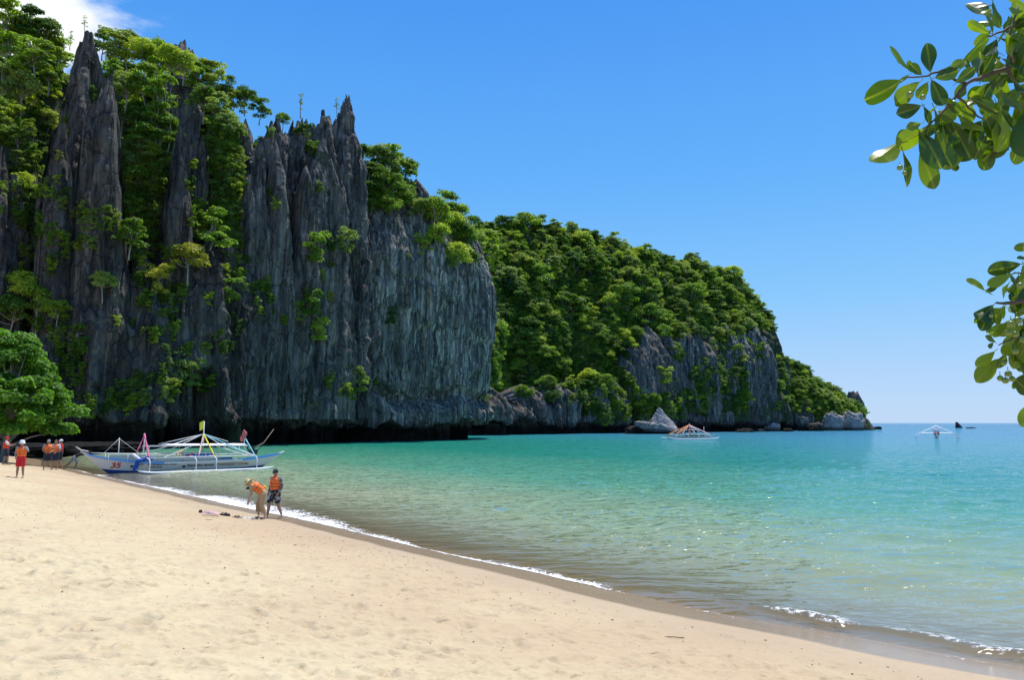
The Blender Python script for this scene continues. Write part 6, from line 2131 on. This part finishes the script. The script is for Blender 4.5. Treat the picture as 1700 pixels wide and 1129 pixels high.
# ================================================================ OVERHANGING TREE (right foreground)
def near_leaf_material():
    m, nt, out = new_mat('near_leaf')
    N, L = nt.nodes.new, nt.links.new
    oi = N('ShaderNodeObjectInfo'); tc = N('ShaderNodeTexCoord')
    sp = N('ShaderNodeSeparateXYZ'); L(tc.outputs['Object'], sp.inputs[0])
    rib = mathn(nt, 'ABSOLUTE', sp.outputs['X'])
    vein = noise_node(nt, tc.outputs['Object'], 9, 4, .6)
    c = mixc(nt, maprange(nt, oi.outputs['Random'], .35, .95), (.018, .052, .006), (.16, .24, .02))
    c = mixc(nt, mathn(nt, 'MULTIPLY', vein, .5), c, (.06, .12, .012))
    c = mixc(nt, maprange(nt, rib, 0, .045, .55, 0), c, (.26, .32, .07))
    brown = maprange(nt, noise_node(nt, tc.outputs['Object'], 4, 5, .7), .66, .72)
    c = mixc(nt, mathn(nt, 'MULTIPLY', brown, .6), c, (.16, .10, .03))
    b = N('ShaderNodeBsdfPrincipled'); b.inputs['Roughness'].default_value = .3; b.inputs['Specular IOR Level'].default_value = .6
    L(c, b.inputs['Base Color'])
    t = N('ShaderNodeBsdfTranslucent'); L(mixc(nt, 1.0, c, (2.0, 2.0, .35), 'MULTIPLY'), t.inputs['Color'])
    mx = N('ShaderNodeMixShader'); mx.inputs[0].default_value = .5
    L(b.outputs[0], mx.inputs[1]); L(t.outputs[0], mx.inputs[2]); L(mx.outputs[0], out.inputs[0])
    return m


def leaf_mesh(seed):
    r = random.Random(seed); n, k = 14, 6
    bend = r.uniform(-.25, .45); fold = r.uniform(.1, .38); wav = r.uniform(.01, .035); ph = r.uniform(0, 6)
    vs_, fs_ = [], []
    for i in range(n + 1):
        t = i / n
        w = .30 * (math.sin(math.pi * min(1, t ** 1.18 * .985 + .01)) ** .62) * (.62 + .5 * t)
        if t < .06: w *= .35
        for j in range(-k, k + 1):
            s = j / k
            x = w * s
            z = fold * abs(x) + bend * t * t + wav * math.sin(9 * t + ph + (2 if s > 0 else 0)) * abs(s) ** 2
            vs_.append((x, t, z))
    m = 2 * k + 1
    for i in range(n):
        for j in range(2 * k):
            a = i * m + j; fs_.append((a, a + 1, a + m + 1, a + m))
    st = len(vs_)
    mb = MB(); mb.add(vs_, fs_)
    mb.tube([(0, -.16, -.03), (0, 0, .0), (0, .5, .002 + bend * .25 - .01), (0, .9, bend * .81 - .008)], [.014, .013, .009, .003], 5)
    me = bpy.data.meshes.new('leaf'); me.from_pydata([tuple(v) for v in mb.v], [], mb.f)
    me.polygons.foreach_set('use_smooth', [True] * len(me.polygons)); me.update()
    return me


def overhanging_tree():
    LM = near_leaf_material()
    leaves = [add_mat(leaf_mesh(i), LM) for i in range(8)]
    twigm = plain('twig_bark', (.10, .075, .05), .8, .3, 30)
    fruitm = plain('green_fruit', (.17, .24, .04), .35, .15, 12, .5)
    root = empty('overhanging_tree', (4.6, 3.2, 1.75))
    tag(root, 'broad-leaved tree whose twigs with round green fruits hang into the upper right corner', 'tree')
    inv = Matrix.Translation((-4.6, -3.2, -1.75))
    loc = lambda v: inv @ Vector(v)
    C0 = Vector((0, 0, CAM_Z))
    Rr, Uu = Vector((1, 0, 0)), Vector((0, -SP, CP)); Ff = Vector((0, CP, SP))
    mb = MB()
    mb.tube([(4.62, 3.2, 1.0), (4.60, 3.2, 1.7), (4.70, 3.24, 2.3), (4.78, 3.27, 2.9), (4.70, 3.2, 3.6), (4.52, 3.1, 4.4), (4.48, 3.12, 5.2), (4.25, 3.05, 6.1), (4.2, 3.1, 6.9)], [.24, .17, .15, .145, .125, .10, .08, .05, .015], 12)
    crng = random.Random(4); tips = []
    for k in range(16):
        z0 = crng.uniform(3.4, 6.2); a_ = crng.uniform(-1.3, 2.2); l_ = crng.uniform(1.0, 1.9)
        p0 = Vector((4.5, 3.12, z0)); p2 = p0 + Vector((math.cos(a_) * l_ * 1.0 + .25, math.sin(a_) * l_ * .8, crng.uniform(.2, .8)))
        if p2.x < 3.5: p2.x = 3.5 + crng.random()
        p1 = p0.lerp(p2, .5) + Vector((0, 0, .12))
        mb.tube([p0, p1, p2], [.05, .03, .01], 6); tips += [p1, p2, p0.lerp(p2, .8) + Vector((.1, -.15, .1))]
    mb.v = [inv @ Vector(v) for v in mb.v]
    mb.build('trunk', twigm, root)
    cc = np.array([tuple(loc(t_)) for t_ in tips])
    V_, F_, T_ = leaf_cloud(cc, np.full(len(cc), .42), 42, .12, 77, .8)
    cm_ = mesh_np('crown', V_, F_, False, {'tone': ('FACE', T_)})
    co_ = link('crown', cm_, root, LEAF); co_['kind'] = 'stuff'

    def branch(pts, r0, r1, name='branch'):
        w = [loc(W(px, py, Y)) if not isinstance(px, Vector) else loc(px) for px, py, Y in pts]
        m = MB()
        fine = []
        for i in range(len(w) - 1):
            for j in range(5):
                t_ = j / 5; q = w[i].lerp(w[i + 1], t_)
                amp = (w[i + 1] - w[i]).length * .035
                fine.append(q + Vector((random.uniform(-amp, amp), random.uniform(-amp, amp), random.uniform(-amp, amp))) * (1 if j else 0))
        fine.append(w[-1]); n = len(fine)
        m.tube(fine, [(r0 + (r1 - r0) * (i / (n - 1)) ** .8) * random.uniform(.88, 1.12) for i in range(n)], 7)
        return m.build(name, twigm, root)
    limb = Vector((4.5, 3.1, 4.6)); limb2 = Vector((4.75, 3.25, 3.2))
    branch([(limb, 0, 0), (2050, -60, 2.9), (1760, 20, 2.8), (1672, 113, 2.75)], .05, .012)
    branch([(1672, 113, 2.75), (1640, 125, 2.72), (1605, 138, 2.7), (1588, 158, 2.68), (1570, 180, 2.66), (1530, 222, 2.62)], .010, .003, 'twig')
    branch([(1605, 138, 2.7), (1560, 118, 2.68), (1535, 126, 2.66), (1505, 128, 2.65)], .006, .0025, 'twig')
    branch([(1560, 118, 2.68), (1580, 108, 2.66), (1600, 102, 2.66)], .004, .002, 'twig')
    branch([(1760, 20, 2.8), (1700, 30, 2.78), (1668, 50, 2.76), (1640, 60, 2.74)], .009, .003, 'twig')
    branch([(1672, 113, 2.75), (1676, 60, 2.74), (1690, 10, 2.74)], .007, .004, 'twig')
    branch([(1672, 113, 2.75), (1700, 160, 2.8), (1740, 200, 2.85)], .008, .004, 'twig')
    branch([(1588, 158, 2.68), (1620, 190, 2.7), (1650, 205, 2.72)], .005, .002, 'twig')
    branch([(limb2, 0, 0), (2000, 520, 2.9), (1780, 500, 2.75), (1700, 501, 2.7), (1655, 503, 2.68)], .03, .004)
    branch([(1780, 500, 2.75), (1720, 555, 2.7), (1690, 560, 2.68), (1658, 573, 2.66)], .008, .002, 'twig')
    branch([(1780, 500, 2.75), (1715, 450, 2.7), (1680, 455, 2.68)], .007, .002, 'twig')

    def leaf(bx, by, tx, ty, Y, tilt=0.0, roll=0.0, seed=None):
        a, t = W(bx, by, Y), W(tx, ty, Y)
        t = a.lerp(t, 1.0)
        d = t - a; L_ = d.length
        if abs(tilt) > 1e-3:
            d = (d.normalized() * math.cos(tilt) + Ff * math.sin(tilt)) * L_ / max(.45, math.cos(tilt)); L_ = d.length
        y = d.normalized()
        z = -Ff * math.cos(roll) + y.cross(Ff) * math.sin(roll)
        z = (z - y * z.dot(y)).normalized()
        x = y.cross(z)
        m = Matrix((x, y, z)).transposed().to_4x4()
        o = bpy.data.objects.new('leaf', leaves[random.randrange(8) if seed is None else seed])
        col.objects.link(o); o.parent = root
        wd = random.uniform(.85, 1.2) * random.choice((1, 1, .8))
        o.matrix_local = Matrix.Translation(loc(a)) @ m @ Matrix.Diagonal((L_ * wd, L_, L_ * random.choice((1, -1)), 1))

    K = 3.42
    up = [(830, 185, 690, 130), (840, 45, 768, 100), (850, 10, 905, 150), (495, 405, 512, 230), (390, 405, 212, 335), (330, 458, 165, 585), (385, 408, 345, 355), (445, 425, 405, 358), (378, 418, 345, 470),
          (430, 465, 318, 590), (440, 600, 300, 650), (440, 700, 345, 735), (455, 600, 500, 700), (480, 465, 430, 540), (500, 450, 545, 620), (520, 440, 650, 400), (600, 400, 690, 340), (640, 470, 720, 400),
          (730, 420, 700, 330), (860, 300, 800, 415), (830, 215, 730, 280), (870, 220, 830, 330), (480, 740, 320, 810), (330, 800, 152, 940), (300, 850, 370, 730), (340, 860, 400, 1050), (440, 850, 480, 1045),
          (430, 740, 520, 930), (520, 740, 600, 950), (560, 700, 640, 870), (620, 700, 745, 870), (640, 640, 760, 800), (700, 600, 850, 520), (740, 560, 860, 640), (800, 640, 880, 760), (780, 600, 700, 520),
          (660, 620, 560, 720), (900, 640, 880, 860), (920, 650, 960, 790), (960, 680, 1020, 780), (870, 350, 760, 440), (900, 330, 990, 400), (960, 330, 890, 220), (960, 300, 1010, 180), (930, 200, 900, 330),
          (1000, 150, 950, 20), (1020, 60, 930, 60), (850, 30, 790, -20), (1000, 10, 900, -30), (1030, 350, 1010, 420), (940, 420, 860, 520), (960, 450, 1030, 560), (980, 500, 900, 600), (1000, 560, 1040, 680),
          (900, 520, 960, 640), (620, 560, 520, 640), (640, 600, 700, 700), (580, 560, 660, 640), (500, 700, 430, 820), (880, 440, 800, 520), (720, 700, 800, 790), (560, 640, 480, 760), (1040, 620, 980, 840),
          (1080, 500, 1060, 700), (1080, 200, 1040, 400), (1060, 20, 1090, 180), (820, 470, 740, 560), (690, 470, 620, 560)]
    for bx, by, tx, ty in up:
        leaf(1400 + bx / K, by / K, 1400 + tx / K, ty / K, random.uniform(2.6, 2.85), random.uniform(-.5, .5), random.uniform(-.9, .9))
    for i in range(122):      # the dense heart of the bough
        bx, by = random.uniform(1545, 1760), random.uniform(20, 250)
        if by < 95 and bx < 1640 or by < 130 and bx < 1590 or by > 225 and bx > 1660: continue
        a = random.uniform(0, 6.28) if by < 150 else random.uniform(.6, 2.6); l = random.uniform(30, 50)
        leaf(bx, by, bx + l * math.cos(a), by + l * math.sin(a), random.uniform(2.75, 3.1), random.uniform(-.8, .8), random.uniform(-1.2, 1.2))
    K2 = 4.03
    lo = [(640, 70, 525, 85), (580, 150, 500, 160), (545, 195, 370, 250), (480, 262, 350, 340), (390, 350, 330, 385), (355, 400, 290, 385), (300, 370, 210, 285), (465, 320, 405, 425), (500, 330, 465, 395), (360, 470, 208, 590),
          (330, 500, 250, 635), (360, 500, 390, 610), (440, 470, 390, 560), (470, 470, 450, 550), (345, 580, 320, 655), (430, 600, 375, 685), (375, 720, 305, 675), (360, 720, 320, 760), (368, 780, 262, 900), (398, 830, 290, 990),
          (560, 290, 500, 390), (600, 320, 560, 480), (540, 380, 600, 500), (620, 480, 520, 560), (560, 560, 640, 660), (500, 560, 440, 680), (480, 690, 420, 800), (560, 690, 500, 820), (600, 700, 560, 900), (520, 740, 440, 880),
          (640, 820, 560, 960), (560, 860, 480, 960), (500, 960, 600, 1070), (640, 900, 580, 1060), (440, 790, 430, 900), (600, 160, 660, 240), (640, 400, 620, 560), (640, 640, 540, 740), (600, 950, 660, 1040),
          (540, 600, 480, 740), (620, 580, 600, 760), (660, 720, 600, 860)]
    for bx, by, tx, ty in lo:
        leaf(1560 + bx / K2, 390 + by / K2, 1560 + tx / K2, 390 + ty / K2, random.uniform(2.6, 2.8), random.uniform(-.5, .5), random.uniform(-.9, .9))
    for i in range(46):
        bx, by = random.uniform(1664, 1760), random.uniform(430, 590)
        a = random.uniform(.6, 2.8); l = random.uniform(28, 46)
        leaf(bx, by, bx + l * math.cos(a), by + l * math.sin(a), random.uniform(2.75, 3.05), random.uniform(-.8, .8), random.uniform(-1.2, 1.2))
    # growth beyond the frame, so the twigs do not end at its edge
    for i in range(14):
        bx, by = random.uniform(1720, 2050), random.uniform(-150, 700)
        if 330 < by < 400: continue
        a = random.uniform(0, 6.28); l = random.uniform(40, 60)
        leaf(bx, by, bx + l * math.cos(a), by + l * math.sin(a), random.uniform(2.6, 3.1), random.uniform(-.6, .6), random.uniform(-1, 1))
    fm = MB(); ellipsoid(fm, (0, 0, 0), (1, 1, .96), None, 16, 10); fm.tube([(0, 0, .9), (.1, .1, 2.2)], .12, 5)
    fme = bpy.data.meshes.new('fruit'); fme.from_pydata([tuple(v) for v in fm.v], [], fm.f); fme.polygons.foreach_set('use_smooth', [True] * len(fme.polygons)); fme.materials.append(fruitm)
    fr = [(1532, 161, 5), (1494, 278, 5), (1502, 287, 4), (1511, 157, 6)]
    fr += [(1560 + x / K2, 390 + y / K2, r) for x, y, r in [(518, 572, 6.5), (478, 598, 6.5), (462, 655, 5.5), (508, 665, 5.5), (505, 780, 5.5), (430, 858, 4.5), (405, 960, 5), (440, 975, 5.5), (485, 965, 5), (458, 930, 5.5), (540, 340, 6), (345, 540, 3.5), (600, 620, 6), (560, 700, 6)]]
    for px, py, r in fr:
        Y = random.uniform(2.5, 2.58); o = bpy.data.objects.new('fruit', fme); col.objects.link(o); o.parent = root
        o.location = loc(W(px, py, Y)); s = r / F_PX * Y; o.scale = (s, s, s)


overhanging_tree()
print('objects', len(scene.objects), 'tris', sum(len(m.loop_triangles) or sum(len(p.vertices) - 2 for p in m.polygons) for m in bpy.data.meshes if m.users and len(m.polygons) < 50000) + sum(2 * len(m.polygons) for m in bpy.data.meshes if len(m.polygons) >= 50000))
